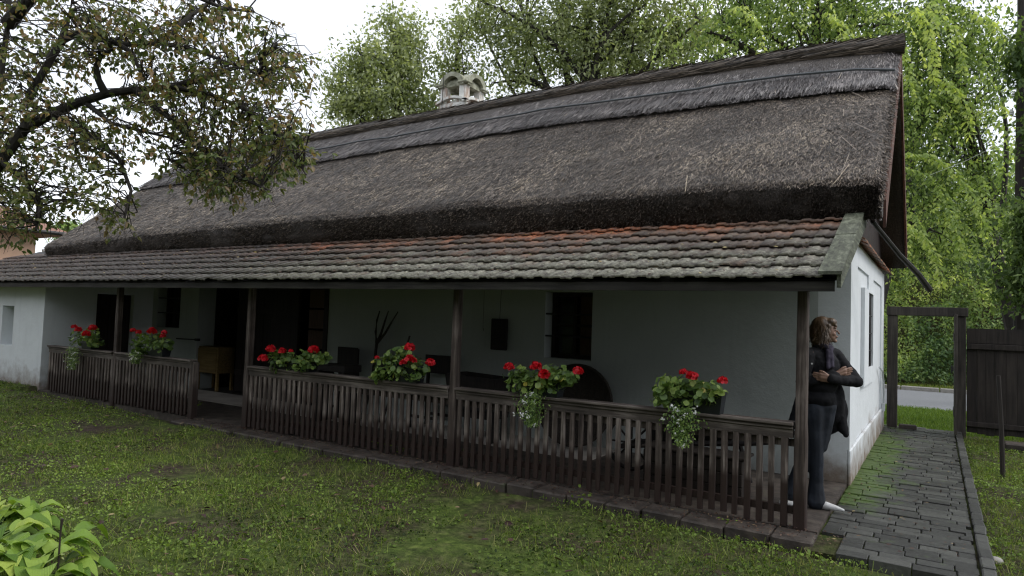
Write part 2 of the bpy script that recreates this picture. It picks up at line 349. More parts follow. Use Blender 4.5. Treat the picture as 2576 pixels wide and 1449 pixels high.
tag(g, 'damp brown and mossy garden soil under the lawn weeds', None, kind='structure')
# road
b = MB(); b.box(-80, 60, 11.95, 17.3, -.35, -.085); tag(b.build('road', 'asphalt'), 'grey asphalt road beyond the gate', kind='structure')
b = MB(); x = -60
while x < 40:
    b.box(x, x+.96, 17.3, 17.5, -.3, .03, bev=.015); x += .985
tag(b.build('kerb', 'concrete_kerb'), 'pale concrete kerb along the far side of the road', kind='structure')
# veranda floor : kerb bricks in front, brick floor, dry screed by the wall
b = MB()
x = -9.35
b.box(-14.19, -3.4, -.02, 1.2, -.2, -.006); b.box(-3.395, -.8, -.02, 2.1, -.2, -.006)
for i in range(260):
    w = random.uniform(.30, .42)
    if x+w > -.62: break
    dz = random.uniform(-.022, .0); dy = random.uniform(-.035, .015)
    b.box(x, x+w-random.uniform(.004, .016), -.30+dy, -.03, -.22, dz, bev=.014, rot=Matrix.Rotation(random.uniform(-.03, .03), 3, 'Z') @ Matrix.Rotation(random.uniform(-.02, .02), 3, 'X')); x += w
tag(b.build('veranda_floor', 'floor_brick'), 'brick veranda floor with a kerb of brown bricks', kind='structure')
b = MB(); b.box(-14.19, -3.4, 1.205, 2.1, -.2, .0)
tag(b.build('veranda_screed', 'floor_dry'), 'pale dry concrete strip of the veranda floor', kind='structure')
# path of pavers
b = MB(); y = -.42; row = 0
while y < 7.7:
    h = random.uniform(.112, .132); x = -.62-.12*(y < 2)-.16 if y > .0 else -.62
    x0 = -.80 if y > 2.1 else (-.78 if y > .0 else -.62)
    x = x0-(row % 2)*.0
    first = random.uniform(.12, .27)
    while x < .24:
        w = first if first else random.uniform(.23, .27); first = None
        xe = min(x+w, .255)
        if xe-x > .05:
            tz = random.uniform(-.010, .008); rot = Matrix.Rotation(random.uniform(-.012, .012), 3, 'Y') @ Matrix.Rotation(random.uniform(-.012, .012), 3, 'X')
            b.box(x, xe-random.uniform(.005, .012), y, y+h-random.uniform(.005, .010), -.12, -.018+tz*.8, bev=.005, rot=rot)
        x = xe
        if xe >= .255: break
    y += h; row += 1
y = -.42
while y < 7.6:
    l = random.uniform(.2, .26); b.box(.262, .262+.085, y, y+l-.01, -.14, .012+random.uniform(-.01, .01), bev=.01, rot=Matrix.Rotation(random.uniform(-.05, .05), 3, 'Z')); y += l
tag(b.build('path', 'paver'), 'dark wet paver path with moss leading to the gate', kind='structure')
# joint filler under pavers
b = MB(); b.box(-.84, .34, -.40, 7.65, -.2, -.045); tag(b.build('path_bed', 'ground'), 'mossy soil in the joints of the paver path', kind='structure')

# ------------------------------------------------------------------ farmhouse
house = empty('farmhouse', (-8., 4.6, 0), 'long whitewashed farmhouse with thatched roof, tiled veranda roof and dark posts', 'house')
WF = 2.06; GX = -.80; BY = 7.33; LX = -17.45
def wall_with_holes(u0, u1, z0, z1, holes, put):
    us = sorted({u0, u1, *[h[0] for h in holes], *[h[1] for h in holes]}); zs = sorted({z0, z1, *[h[2] for h in holes], *[h[3] for h in holes]})
    for a, c in zip(us, us[1:]):
        run = None
        for d, e in zip(zs, zs[1:]):
            inh = any(h[0] <= a+1e-6 and c <= h[1]+1e-6 and h[2] <= d+1e-6 and e <= h[3]+1e-6 for h in holes)
            if not inh:
                if run and abs(run[1]-d) < 1e-6: run[1] = e
                else:
                    if run: put(a, c, *run)
                    run = [d, e]
        if run: put(a, c, *run)
W2 = (-4.53, -3.82, 1.10, 2.0); W1 = (-14.02, -13.18, 1.19, 2.12); OP = (-12.54, -8.78, -.05, 2.1)
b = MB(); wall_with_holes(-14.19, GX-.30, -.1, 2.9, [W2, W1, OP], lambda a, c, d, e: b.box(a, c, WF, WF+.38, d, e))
front = b.build('facade_wall', 'whitewash_shaded', house)
b = MB(); b.box(GX-.3, GX, WF, BY, -.15, 2.64); GW = (4.02, 4.72, 1.13, 2.12)
b = MB(); wall_with_holes(WF, BY, -.15, 2.62, [GW], lambda a, c, d, e: b.box(GX-.3, GX, a, c, d, e))
# front wedge up under rake
b.prism([(WF, 2.62), (BY, 2.62), (BY, 2.64), (3.2, 2.66), (2.55, 2.66)], 0, GX-.3, GX)
# raised bands and surround
T = .022
b.box(GX, GX+.035, WF-.0, BY+.02, -.15, .34, bev=.01)
b.box(GX, GX+T, WF, 2.75, .34, 2.60); b.box(GX, GX+T, 2.75, 6.75, 2.36, 2.60); b.box(GX, GX+T, 6.75, BY, .34, 2.60)
b.box(GX, GX+T, 4.25, 5.05, 2.15, 2.36)
b.box(GX, GX+.045, 3.42, 4.02, .92, 2.15); b.box(GX, GX+.045, 4.72, 5.2, .92, 2.15); b.box(GX, GX+.045, 4.02, 4.72, .92, 1.13); b.box(GX, GX+.045, 4.02, 4.72, 2.12, 2.15)
b.build('gable_wall', 'whitewash', house)
b = MB(); b.box(GX-.13, GX-.085, 4.021, 4.719, 1.131, 2.119)
w = b.build('window', 'window_pane', house)
b = MB(); xa, xb = GX-.08, GX+.012; b.box(xa, xb, 4.022, 4.08, 1.132, 2.118); b.box(xa, xb, 4.66, 4.718, 1.132, 2.118); b.box(xa, xb, 4.08, 4.66, 2.06, 2.118); b.box(xa, xb, 4.08, 4.66, 1.132, 1.19)
b.box(xa, xb-.01, 4.34, 4.40, 1.19, 2.06); b.build('window_frame', 'door_wood', w)
b = MB()
for z in (1.35, 1.58, 1.82): b.tube([(GX+.02, 4.0, z), (GX+.02, 4.74, z)], .009, 6)
for y in (4.15, 4.25, 4.48, 4.58): b.tube([(GX+.02, y, 1.12), (GX+.02, y, 2.13)], .011, 6)
b.build('window_bars', 'iron', w)
# cable by the far corner of the gable
b = MB(); b.tube([(GX+.04, 6.1, 1.05), (GX+.06, 6.4, .98), (GX+.06, 6.7, .8), (GX+.06, 6.85, .55), (GX+.05, 6.9, .36)], .014, 6); b.box(GX+.03, GX+.07, 6.8, 7.0, .3, .42); b.build('cable', 'white_cloth', house)
# other walls
b = MB(); b.box(LX, -14.19, WF+.1, WF+.4, -.1, 2.9); b.box(LX, GX-.3, BY-.3, BY-.001, -.1, 2.6); b.box(LX, LX+.3, WF+.4, BY-.3, -.1, 2.9)
b.build('rear_wall', 'whitewash', house)
# far left end room under the tiled roof
b = MB(); SW = (-15.99, -15.47, .75, 1.54); RX = -14.2
wall_with_holes(-19.6, RX, -.1, 1.96, [SW], lambda a, c, d, e: b.box(a, c, 0.0, .32, d, e))
DR = (.93, 1.66, -.1, 1.85)
wall_with_holes(.32, WF+.1, -.1, 1.96, [DR], lambda a, c, d, e: b.box(RX-.3, RX, a, c, d, e))
for xw in (RX-.3, -19.6): b.prism([(.0, 1.961), (WF+.1, 1.961), (WF+.1, 2.72), (.0, 1.97)], 0, xw, xw+.3)
b.box(-19.6, -19.3, .32, WF+.1, -.1, 1.96)
b.build('end_room_wall', 'whitewash', house)
b = MB(); b.box(SW[0]-.02, SW[1]+.02, .2, .3, SW[2]-.02, SW[3]+.02); b.build('window', 'white_cloth', house)
b = MB()
for i in range(5): b.box(RX-.16, RX-.11, DR[0]+.005+i*.145, DR[0]+.145+i*.145, -.08, 1.84, bev=.006)
dd = b.build('door', 'door_wood', house)
b = MB(); b.box(RX-.11, RX-.07, .97, 1.0, .85, 1.0); b.tube([(RX-.07, .99, .9), (RX-.02, .99, .9), (RX-.02, 1.09, .9)], .01, 6); b.build('handle', 'iron', dd)
# left window of the facade
def facade_window(x0, x1, z0, z1, pane, bars, curtain=None):
    b = MB(); b.box(x0-.01, x1+.01, WF+.26, WF+.3, z0-.01, z1+.01); w = b.build('window', pane, house)
    b = MB(); f = .055; y0, y1 = WF+.20, WF+.258
    b.box(x0+.002, x0+f, y0, y1, z0, z1); b.box(x1-f, x1-.002, y0, y1, z0, z1); b.box(x0+f, x1-f, y0, y1, z0, z0+f); b.box(x0+f, x1-f, y0, y1, z1-f, z1-.002)
    b.box((x0+x1)/2-.025, (x0+x1)/2+.025, y0+.005, y1-.005, z0+f, z1-f); b.box(x0+f, (x0+x1)/2-.03, y0+.01, y1-.01, (z0+z1)/2-.02, (z0+z1)/2+.02); b.box((x0+x1)/2+.03, x1-f, y0+.01, y1-.01, (z0+z1)/2-.02, (z0+z1)/2+.02)
    b.build('window_frame', 'door_wood', w)
    if curtain:
        b = MB(); b.box(x0+.42, x1-f, WF+.245, WF+.256, z0+f, z1-f); b.build('curtain', curtain, w)
    b = MB()
    for k in range(bars):
        z = z0+(z1-z0)*(k+1)/(bars+1); b.tube([(x0-.01, WF+.03, z), (x1+.01, WF+.03, z)], .014, 6)
    b.build('window_bars', 'iron', w)
facade_window(*W2, 'window_pane', 2, 'orange_wood')
facade_window(*W1, 'window_pane', 2)
# entrance hall
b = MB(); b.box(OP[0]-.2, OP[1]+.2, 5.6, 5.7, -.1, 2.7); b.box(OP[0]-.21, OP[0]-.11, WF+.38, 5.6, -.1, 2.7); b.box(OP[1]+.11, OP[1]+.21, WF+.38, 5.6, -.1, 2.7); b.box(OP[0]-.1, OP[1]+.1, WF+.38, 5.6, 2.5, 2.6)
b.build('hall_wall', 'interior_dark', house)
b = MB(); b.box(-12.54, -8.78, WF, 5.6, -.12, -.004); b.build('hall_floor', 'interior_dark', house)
b = MB()
for i in range(6): b.box(-11.62+i*.2, -11.425+i*.2, WF+.25, WF+.29, .02, 2.05, bev=.006)
d2 = b.build('door', 'door_wood', house)
for z in (.35, 1.55): b = MB(); b.box(-11.6, -10.45, WF+.22, WF+.248, z, z+.1); b.build('door_ledge', 'door_wood', d2)
b = MB(); b.box(-10.4, -9.62, WF+.06, WF+.13, .0, 2.08, bev=.01); b.box(-8.88, -8.785, WF-.02, WF+.3, -.0, 2.1); b.build('door_frame', 'door_wood', house)
b = MB()
for z0, z1 in ((.05, .95), (.98, 1.3), (1.33, 1.66), (1.69, 2.02)): b.box(-9.3, -8.9, WF+.02, WF+.06, z0, z1, bev=.01)
d3 = b.build('shutter', 'orange_wood', house)
b = MB(); b.tube([(-13.02, WF-.14, .99), (-12.8, WF-.03, .985), (-12.5, WF+.02, .985)], .014, 6); b.box(-12.6, -12.5, WF-.01, WF+.05, .96, 1.01); b.build('latch_bar', 'iron', house)
# posts
POSTX = (-8.045, -4.476, -.9325, -11.515)
for i, px in enumerate(POSTX):
    b = MB(); h = .043; lean = random.uniform(-.01, .01)
    prof = [(-.14, h*1.12), (.0, h*1.12), (.72, h*1.10), (.84, h*1.0), (1.55, h), (1.62, h*.97), (1.925, h*.97)]
    vs = []; fs = []
    for z, r in prof:
        j = random.uniform(-.002, .002)
        for sx, sy in ((-1, -1), (1, -1), (1, 1), (-1, 1)):
            vs += [(px+lean*z+sx*r*.8+j, sy*r, z), (px+lean*z+sx*r, sy*r*.8+j, z)] if sx*sy > 0 else [(px+lean*z+sx*r, sy*r*.8, z), (px+lean*z+sx*r*.8, sy*r, z)]
    # order each ring by angle
    rings = [sorted(vs[k*8:k*8+8], key=lambda q: math.atan2(q[1], q[0]-px-lean*q[2])) for k in range(len(prof))]
    vs = [q for g_ in rings for q in g_]
    for k in range(len(prof)-1):
        for m_ in range(8): fs.append((k*8+m_, k*8+(m_+1) % 8, (k+1)*8+(m_+1) % 8, (k+1)*8+m_))
    fs += [tuple(range(8))[::-1], tuple(range(len(prof)*8-8, len(prof)*8))]
    b.add(vs, fs, .3+.2*random.random()); b.build('post', 'post_wood', house)
# pickets/posts stay vertical; eave beam, fascia, rafters, soffit boards
SL = .40
def tz(y): return 1.985+SL*(y+.36)          # upper plane of the tile battens
b = MB(); b.box(-19.5, -.72, -.07, .07, 1.925, 2.06, bev=.008); b.build('eave_beam', 'beam_wood', house)
b = MB(); b.prism([(-.315, 1.90), (-.285, 1.90), (-.285, tz(-.285)-.028), (-.315, tz(-.315)-.028)], 0, -19.6, -.66, .2); b.build('fascia', 'beam_wood', house)
b = MB(); x = -19.2
while x < -.8:
    b.prism([(-.28, tz(-.28)-.10), (WF-.02, tz(WF)-.11), (WF-.02, tz(WF)-.04), (-.28, tz(-.28)-.035)], 0, x, x+.07); x += .72
b.prism([(-.28, tz(-.28)-.033), (WF-.02, tz(WF)-.038), (WF-.02, tz(WF)-.02), (-.28, tz(-.28)-.02)], 0, -19.6, -.64)
b.build('rafters', 'beam_wood', house)
# clay tiles
V = []; F = []; RN = []
TW = .213; ROWS = 7; EX = .30
prof = [(0, .003), (.03, .012), (.40, .013), (.44, .001), (.60, -.002), (.65, .004), (.72, .004), (.77, -.002), (.96, -.001), (1.0, .003)]
def tile(x, yb, r):
    sl = math.atan(SL); ca, sa = math.cos(sl), math.sin(sl)
    L = .40; k0 = len(V); jx = random.uniform(-.004, .004); jt = random.uniform(-.006, .006); jy = random.uniform(-.012, .012)+(.02 if random.random() < .05 else 0); th = .016
    for (s, lift) in ((0, .040+jt), (L, .004)):
        for u, h in prof:
            hh = h+lift; V.append((x+jx+u*TW*1.01+s*random.uniform(-.004, .004), yb+jy+s*ca-hh*sa, tz(yb)+s*sa+hh*ca+jy*SL))
    for u, h in prof:
        hh = h+.040+jt-th; V.append((x+jx+u*TW*1.01, yb+jy+.004-hh*sa, tz(yb)+hh*ca+jy*SL))
    n = len(prof)
    for i in range(n-1):
        F.append((k0+i, k0+i+1, k0+n+i+1, k0+n+i)); F.append((k0+2*n+i, k0+2*n+i+1, k0+i+1, k0+i))
    RN.extend([r]*(3*n))
for rw in range(ROWS):
    x = -.745-TW
    i = 0
    while x > -19.8:
        r = random.random()**1.3
        if random.random() < .03: r = 1.2
        tile(x, -.36+rw*EX*math.cos(math.atan(SL)), r); x -= TW; i += 1
tiles = npmesh('tile_roof', V, quads=F, mat='clay_tile', rnd=RN, parent=house)
# rake board and left verge
b = MB(); n = 8
def rake(x0, x1, up0, up1, y0, y1, r=None):
    b.prism([(y0, tz(y0)+up0), (y1, tz(y1)+up0), (y1, tz(y1)+up1), (y0, tz(y0)+up1)], 0, x0, x1, r)
rake(-.765, -.60, .055, .080, -.40, .62, .2); rake(-.768, -.603, .060, .086, .618, 1.62, .5)
rb = b.build('rake_board', 'lichen_board', house)
b = MB(); b.prism([(-.36, tz(-.36)-.06), (1.75, tz(1.75)-.14), (1.75, tz(1.75)+.053), (-.36, tz(-.36)+.053)], 0, -.64, -.61); b.build('barge_board', 'lichen_board', rb)
b = MB(); b.prism([(-.02, 1.86), (WF, 1.86), (WF, tz(WF)-.145), (-.02, tz(0)-.1)], 0, GX-.06, GX-.02)
b = MB(); b.prism([(WF-.002, 2.3), (WF-.002, tz(WF)-.12), (.9, tz(.9)-.12)], 0, GX-.05, GX); b.build('gusset', 'whitewash', house)
# tile ledge along the gable wall
V = []; F = []; RN = []
b = MB(); y = 2.35
while y < BY+.25:
    l = random.uniform(.19, .22); z0 = 2.62; jz = random.uniform(-.008, .008)
    b.prism([(GX-.12, 2.74+jz), (GX+.13, 2.615+jz), (GX+.13, 2.635+jz), (GX-.12, 2.762+jz)], 1, y, y+l-.004); y += l
b.build('ledge_tiles', 'clay_tile', house)
# thatch ------------------------------------------------------------
XR, XL = -.455, -17.6
RY, RZ = 4.68, 5.61
def lipoff(x):
    x = np.asarray(x, float)
    return np.interp(x, [-17.6, -15, -10, -5, -2.5, -1, -.4], [-.12, -.04, .03, .05, .0, -.02, -.04])+(vnoise(x, x*0, .9, 5)-.5)*.07+(vnoise(x, x*0, 4., 6)-.5)*.02
LIPY, LIPZ = 1.33, 3.10
def rzo(x): return np.interp(x, [-17.6, -12, -5, -2, -.4], [.03, .04, .10, .03, -.09])
def front(x, t):
    """t 0 at lip .. 1 at ridge"""
    lo = lipoff(x)
    y = LIPY+(RY-LIPY)*t; z = LIPZ+lo*(1-t)+(RZ-LIPZ+rzo(x))*t
    z = z+(fbm(x, t*4.5, 1.1, 9)-.5)*.07*np.clip(np.minimum(t, 1-t)*8, 0, 1)
    # round off at the lip and verge
    z = z-.05*np.exp(-t/.012)
    e = np.clip((x-(XR-.14))/.14, 0, 1); z = z-.06*e*e
    return y, z
nxs = 180; nt_ = 40
X = np.linspace(XL, XR, nxs); prof = []
Tt = np.concatenate([np.linspace(0, .04, 4)[:-1], np.linspace(.04, 1, nt_)])
rows = []
lo = lipoff(X)
nlip = (vnoise(X, X*0, 7, 15)-.5)*.06+(vnoise(X, X*0, 1.7, 17)-.5)*.08; nlip2 = (vnoise(X, X*0, 5, 16)-.5)*.08+(vnoise(X, X*0, 1.3, 18)-.5)*.10
rows.append((np.full(nxs, 2.1), np.full(nxs, 3.02)))
rows.append((1.62+nlip, 2.76+lo*.3+nlip2*.4))
rows.append((1.43+nlip, 2.70+lo*.3+nlip2*.4))
rows.append((1.37+nlip2*.5, 2.82+lo*.6))
rows.append((1.34+nlip*.5, 2.95+lo*.9))
for t in Tt: rows.append(front(X, np.full(nxs, t)))
rows.append((np.full(nxs, RY+.02), RZ+rzo(X)))
for t in np.linspace(.05, 1, 10): rows.append((RY+(7.3-RY)*t+0*X, RZ+rzo(X)*(1-t)+(3.0-RZ)*t))
rows.append((7.2+0*X, 2.70+0*X)); rows.append((6.9+0*X, 3.0+0*X)); rows.append((RY+0*X, RZ-.42+0*X))
V = np.concatenate([np.stack([X+0, y, z], 1) for y, z in rows]); nr = len(rows); I = np.arange(nr*nxs).reshape(nr, nxs)
I2 = np.vstack([I, I[:1]])
Q = np.stack([I2[:-1, :-1], I2[1:, :-1], I2[1:, 1:], I2[:-1, 1:]], -1).reshape(-1, 4)[:, ::-1]
# end caps as strips between front rows and the underside mid-points
me_ = npmesh('thatched_roof', V, quads=Q, mat='thatch', rnd=rng.rand(len(V)), parent=house, smooth=False)
thatch = me_
bm = bmesh.new(); bm.from_mesh(me_.data); bm.verts.ensure_lookup_table()
bm.faces.new([bm.verts[i] for i in I[:, -1]]); bm.faces.new([bm.verts[i] for i in I[::-1, 0]])
bmesh.ops.triangulate(bm, faces=bm.faces[-2:]); bmesh.ops.recalc_face_normals(bm, faces=bm.faces[:]); bm.to_mesh(me_.data); bm.free()
sl = np.array([0, -(RY-LIPY), -(RZ-LIPZ)]); sl = sl/np.linalg.norm(sl); nn = np.array([0, -(RZ-LIPZ), (RY-LIPY)]); nn = nn/np.linalg.norm(nn)
def straws(name, n, t0, t1, lmin, lmax, w, lift, mat, xr=(XL, XR), up=.0, jit=.28, parent=thatch, bias=1., pale=0., xdir=0.):
    u = rng.rand(n)**bias; x = xr[1]-(xr[1]-xr[0])*u; t = t0+(t1-t0)*rng.rand(n)
    y, z = front(x, t); pos = np.stack([x, y, z], 1)+nn*(up+lift*.3*rng.rand(n))[:, None]
    d = sl[None]+nn[None]*(rng.rand(n)*lift*8)[:, None]+np.array([1, 0, 0])[None]*(rng.normal(size=n)*jit+xdir)[:, None]
    L = lmin+(lmax-lmin)*rng.rand(n)**1.5
    r = np.clip(rng.rand(n)*.98*(.6+.8*fbm(x, t*4.5, 1.3, 21)), 0, .97)
    r[rng.rand(n) < pale] = 1.
    nr_ = nn[None]+rng.normal(size=(n, 3))*.35
    return scatter(name, STRAW, pos, d, nr_, L, mat, r, width=w*(.6+.8*rng.rand(n)), parent=parent)
straws('straw_cover', 120000, 0.022, .62, .035, .11, .0062, .022, 'straw', bias=1.45, jit=.32, pale=.001)
# stubs on the cut eave face
n = 26000; x = XR-(XR-XL)*rng.rand(n)**1.3; k = rng.rand(n); lo = lipoff(x)
pos = np.stack([x, 1.34+.10*(1-k)**2, 2.70+.36*k+lo*(.3+.6*k)], 1)
scatter('eave_stubs', STRAW, pos, np.array([0, -1., -.55])+rng.normal(size=(n, 3))*.25, np.array([0, -.3, 1.])+rng.normal(size=(n, 3))*.6, .02+.035*rng.rand(n), 'straw', rng.rand(n)*np.interp(x, [-14, -9, -4, -1.5], [.8, .95, .9, .45]), width=.008, parent=thatch)
straws('lip_straw', 16000, .0, .03, .025, .06, .006, .012, 'straw', bias=1.3, jit=.35)
# frayed verge at the right end
n = 5000; t = rng.rand(n)*.85; x = XR-.03*rng.rand(n); y, z = front(x, t)
scatter('verge_stubs', STRAW, np.stack([x, y, z-.22*rng.rand(n)**2], 1), sl+np.array([.35, 0, 0])+rng.normal(size=(n, 3))*.25, nn+rng.normal(size=(n, 3))*.5, .04+.05*rng.rand(n), 'straw', rng.rand(n)*.95, width=.007, parent=thatch)
# loose long straws
n = 70; x = XR-.3-(XR-XL-1.)*rng.rand(n)**1.6; t = .05+.6*rng.rand(n); y, z = front(x, t)
scatter('loose_straws', STRAW, np.stack([x, y, z], 1)+nn*.035, sl+np.stack([rng.normal(size=n)*.35, np.zeros(n), np.zeros(n)], 1)+nn*.03, nn+0*rng.normal(size=(n, 3)), .15+.45*rng.rand(n)**2, 'straw', .9+.1*rng.rand(n), width=.006, parent=thatch)['kind'] = 'stuff'
# ridge layer
T0 = .63
X = np.linspace(XL, XR, 150); rows = []
for t, up in ((T0-.0, .0), (T0, .03), (T0+.05, .045), (.8, .06), (.93, .07), (1.0, .08)):
    y, z = front(X, np.full(len(X), t)); wv = (vnoise(X, X*0, 3, 31)-.5)*.05 if t <= T0 else 0
    rows.append(np.stack([X, y+nn[1]*up*1.25+sl[1]*wv, z+nn[2]*up*1.25+sl[2]*wv], 1))
V = np.concatenate(rows); I = np.arange(len(V)).reshape(len(rows), -1); Q = np.stack([I[:-1, :-1], I[1:, :-1], I[1:, 1:], I[:-1, 1:]], -1).reshape(-1, 4)[:, ::-1]
rt = npmesh('ridge_thatch', V, quads=Q, mat='thatch', rnd=rng.rand(len(V)), parent=house)
straws('ridge_straw', 52000, T0+.03, 1.0, .12, .34, .0065, .010, 'ridge_straw', up=.072, jit=.10, parent=rt, bias=1.3, pale=.004)
straws('ridge_fringe', 12000, T0-.0, T0+.03, .05, .17, .007, .012, 'ridge_straw', up=.045, jit=.32, parent=rt, bias=1.3, pale=.004)
# batten
b = MB(); tb = .755; Xb = np.linspace(XL+.1, XR-.01, 40); yb, zb = front(Xb, np.full(40, tb)); up = .125
pts = [(x, y+nn[1]*up, z+nn[2]*up) for x, y, z in zip(Xb, yb, zb)]; b.tube(pts, .018, 6); b.build('batten', 'batten', house)
# ridge roll
Xr = np.linspace(XL-.02, XR+.06, 130); n = 12; V = []
for i, x in enumerate(Xr):
    dz = (vnoise(np.array([x]), np.array([0.]), .8, 44)[0]-.5)*.05; rr = 1+(vnoise(np.array([x]), np.array([0.]), 3.5, 45)[0]-.5)*.18
    for k in range(n):
        a = 2*math.pi*k/n; p = np.array([x, RY-.10, RZ+.035+dz+rzo(x)])+nn*math.sin(a)*.085*rr+(-sl)*math.cos(a)*.20*rr; V.append(p)
I = np.arange(len(V)).reshape(-1, n); J = np.roll(I, -1, 1); Q = np.stack([I[:-1], J[:-1], J[1:], I[1:]], -1).reshape(-1, 4)
rr_ = npmesh('ridge_roll', V, quads=Q, mat='thatch', rnd=rng.rand(len(V)), parent=house)
n = 16000; x = XR-(XR-XL)*rng.rand(n)**1.3; a = -1.0+5.0*rng.rand(n); c0 = np.stack([x, 0*x+RY-.10, RZ+.035+rzo(x)+(vnoise(x, x*0, .8, 44)-.5)*.05], 1)
nd = nn[None]*np.sin(a)[:, None]*.085-sl[None]*np.cos(a)[:, None]*.20
scatter('roll_straw', STRAW, c0+nd*1.05, np.array([1., 0, 0])+rng.normal(size=(n, 3))*.07, norm(nd*np.array([1, 1, 1]))+rng.normal(size=(n, 3))*.2, np.minimum(.2+.3*rng.rand(n), XR+.07-x), 'straw', rng.rand(n)*.85, width=.010, parent=rr_)
for x in np.arange(XL+.8, XR, 1.05):
    b = MB(); pts = []
    for k in range(10):
        a = -1.0+k*.5; p = np.array([x, RY-.10, RZ+.035+rzo(x)])+nn*math.sin(a)*.10-sl*math.cos(a)*.215; pts.append(tuple(p))
    b.tube(pts, .006, 4); b.build('binding_wire', 'iron', rr_)
# gable boarding + barge boards at the right end
b = MB(); y = 1.75
def roofz(y): return 2.95+(RZ-.28-2.95)*(1-abs(y-RY)/(3.25 if y < RY else 2.5))
while y < 6.9:
    z1 = max(roofz(y+.07), 2.78); b.box(GX-.03, GX-.005, y, y+.145, 2.70+random.uniform(-.01, .01), z1); y += .15
b.build('gable_boarding', 'dark_red_wood', house)
b = MB()
def slopeboard(x0, x1, ya, za, yb_, zb_, w):
    b.prism([(ya, za-w), (yb_, zb_-w), (yb_, zb_), (ya, za)], 0, x0, x1)
slopeboard(XR-.0, XR+.028, 7.15, 3.05, RY, RZ-.06, .34); slopeboard(XR-.0, XR+.024, 1.62, 2.92, RY-.003, RZ-.06, .28)
b.build('barge_board', 'red_wood', house)
b = MB(); b.tube([(XR-.1, 1.7, 2.72), tuple(P(2262, 640, 1, 2.3)), tuple(P(2310, 690, 1, 2.9)), tuple(P(2338, 728, 1, 3.3))], [.022, .026, .032, .036], 8); b.build('pole', 'beam_wood', house)
# chimney ------------------------------------------------------------
cx0, cx1, cy0, cy1 = -8.78, -8.10, 4.78, 5.48; CZ = 6.02
b = MB(); b.box(cx0, cx1, cy0, cy1, 4.9, CZ, bev=.02)
# cornice, slightly arched over each face
for k in range(8):
    a0 = k/8.; a1 = (k+1)/8.
    zf = lambda a: CZ-.02+.10*math.sin(math.pi*a)
    xa, xb = cx0-.05+(cx1-cx0+.1)*a0, cx0-.05+(cx1-cx0+.1)*a1
    b.add([(xa, cy0-.05, zf(a0)), (xb, cy0-.05, zf(a1)), (xb, cy0+.05, zf(a1)), (xa, cy0+.05, zf(a0)), (xa, cy0-.05, zf(a0)+.05), (xb, cy0-.05, zf(a1)+.05), (xb, cy0+.05, zf(a1)+.05), (xa, cy0+.05, zf(a0)+.05)], [(0, 1, 5, 4), (4, 5, 6, 7), (3, 2, 1, 0), (0, 4, 7, 3), (1, 2, 6, 5), (2, 3, 7, 6)])
    ya, yb_ = cy0-.05+(cy1-cy0+.1)*a0, cy0-.05+(cy1-cy0+.1)*a1
    b.add([(cx1+.05, ya, zf(a0)), (cx1+.05, yb_, zf(a1)), (cx1-.05, yb_, zf(a1)), (cx1-.05, ya, zf(a0)), (cx1+.05, ya, zf(a0)+.05), (cx1+.05, yb_, zf(a1)+.05), (cx1-.05, yb_, zf(a1)+.05), (cx1-.05, ya, zf(a0)+.05)], [(0, 1, 5, 4), (4, 5, 6, 7), (3, 2, 1, 0), (0, 4, 7, 3), (1, 2, 6, 5), (2, 3, 7, 6)])
# four corner piers
pw = .19
for ax_, ay_ in ((cx0, cy0), (cx1-pw, cy0), (cx0, cy1-pw), (cx1-pw, cy1-pw)): b.box(ax_+.01, ax_+pw-.01, ay_+.01, ay_+pw-.01, CZ, CZ+.36, bev=.02)
for k in range(1): b.box(cx0+.04, cx1-.04, cy0+.3, cy0+.36, CZ, CZ+.16)
chim = b.build('chimney', 'chimney_plaster', house)
# cap: arched vaults
b = MB(); H0 = CZ+.36
def arch_face(axis, fixed0, fixed1, u0, u1):
    n = 16; pts_o = []; pts_i = []
    for k in range(n+1):
        a = math.pi*k/n; c_ = (u0+u1)/2; ro = (u1-u0)/2-.14; 
        pts_i.append((c_-ro*math.cos(a), H0-.02+ro*1.0*math.sin(a)))
        pts_o.append((c_-(ro+.12)*math.cos(a), H0-.02+(ro+.085)*1.0*math.sin(a)+.0))
    for k in range(n):
        q = [pts_i[k], pts_o[k], pts_o[k+1], pts_i[k+1]]; vs = []
        for f_ in (fixed0, fixed1):
            for u, z in q: vs.append((u, f_, z) if axis == 'x' else (f_, u, z))
        b.add(vs, [(0, 1, 2, 3), (7, 6, 5, 4), (1, 5, 6, 2), (0, 3, 7, 4), (0, 4, 5, 1), (2, 6, 7, 3)], .5)
arch_face('x', cy0-.05, cy1+.05, cx0, cx1); arch_face('y', cx0-.05, cx1+.05, cy0, cy1)
for ax_, ay_ in ((cx0-.07, cy0-.07), (cx1-pw+.02, cy0-.07), (cx0-.07, cy1-pw+.02), (cx1-pw+.02, cy1-pw+.02)): b.box(ax_, ax_+pw+.05, ay_, ay_+pw+.05, H0+.001, H0+.05, bev=.015)
simple('cap_lichen', [(.3, (.14, .14, .10)), (.5, (.30, .30, .22)), (.75, (.5, .5, .42))], 9)
b.build('chimney_cap', 'cap_lichen', chim)
b = MB(); b.tube([(cx0+.14, cy0-.08, 5.4), (cx0+.17, cy0-.08, 6.62)], .008, 5); b.build('lightning_rod', 'iron', chim)
# rust streaks on chimney as brick patches
nt = MATS['chimney_plaster'].node_tree; bs = [n for n in nt.nodes if n.type == 'BSDF_PRINCIPLED'][0]; old = bs.inputs['Base Color'].links[0].from_socket
v = coord(nt, (1.6, 1.6, .45)); nn_ = noise(nt, v, 3.2, 6, .7); nt.links.new(mixc(nt, mrange(nt, nn_, .50, .58, 0, .75), old, mixc(nt, noise(nt, coord(nt), 18, 4), (.2, .09, .05), (.42, .27, .18))), bs.inputs['Base Color'])

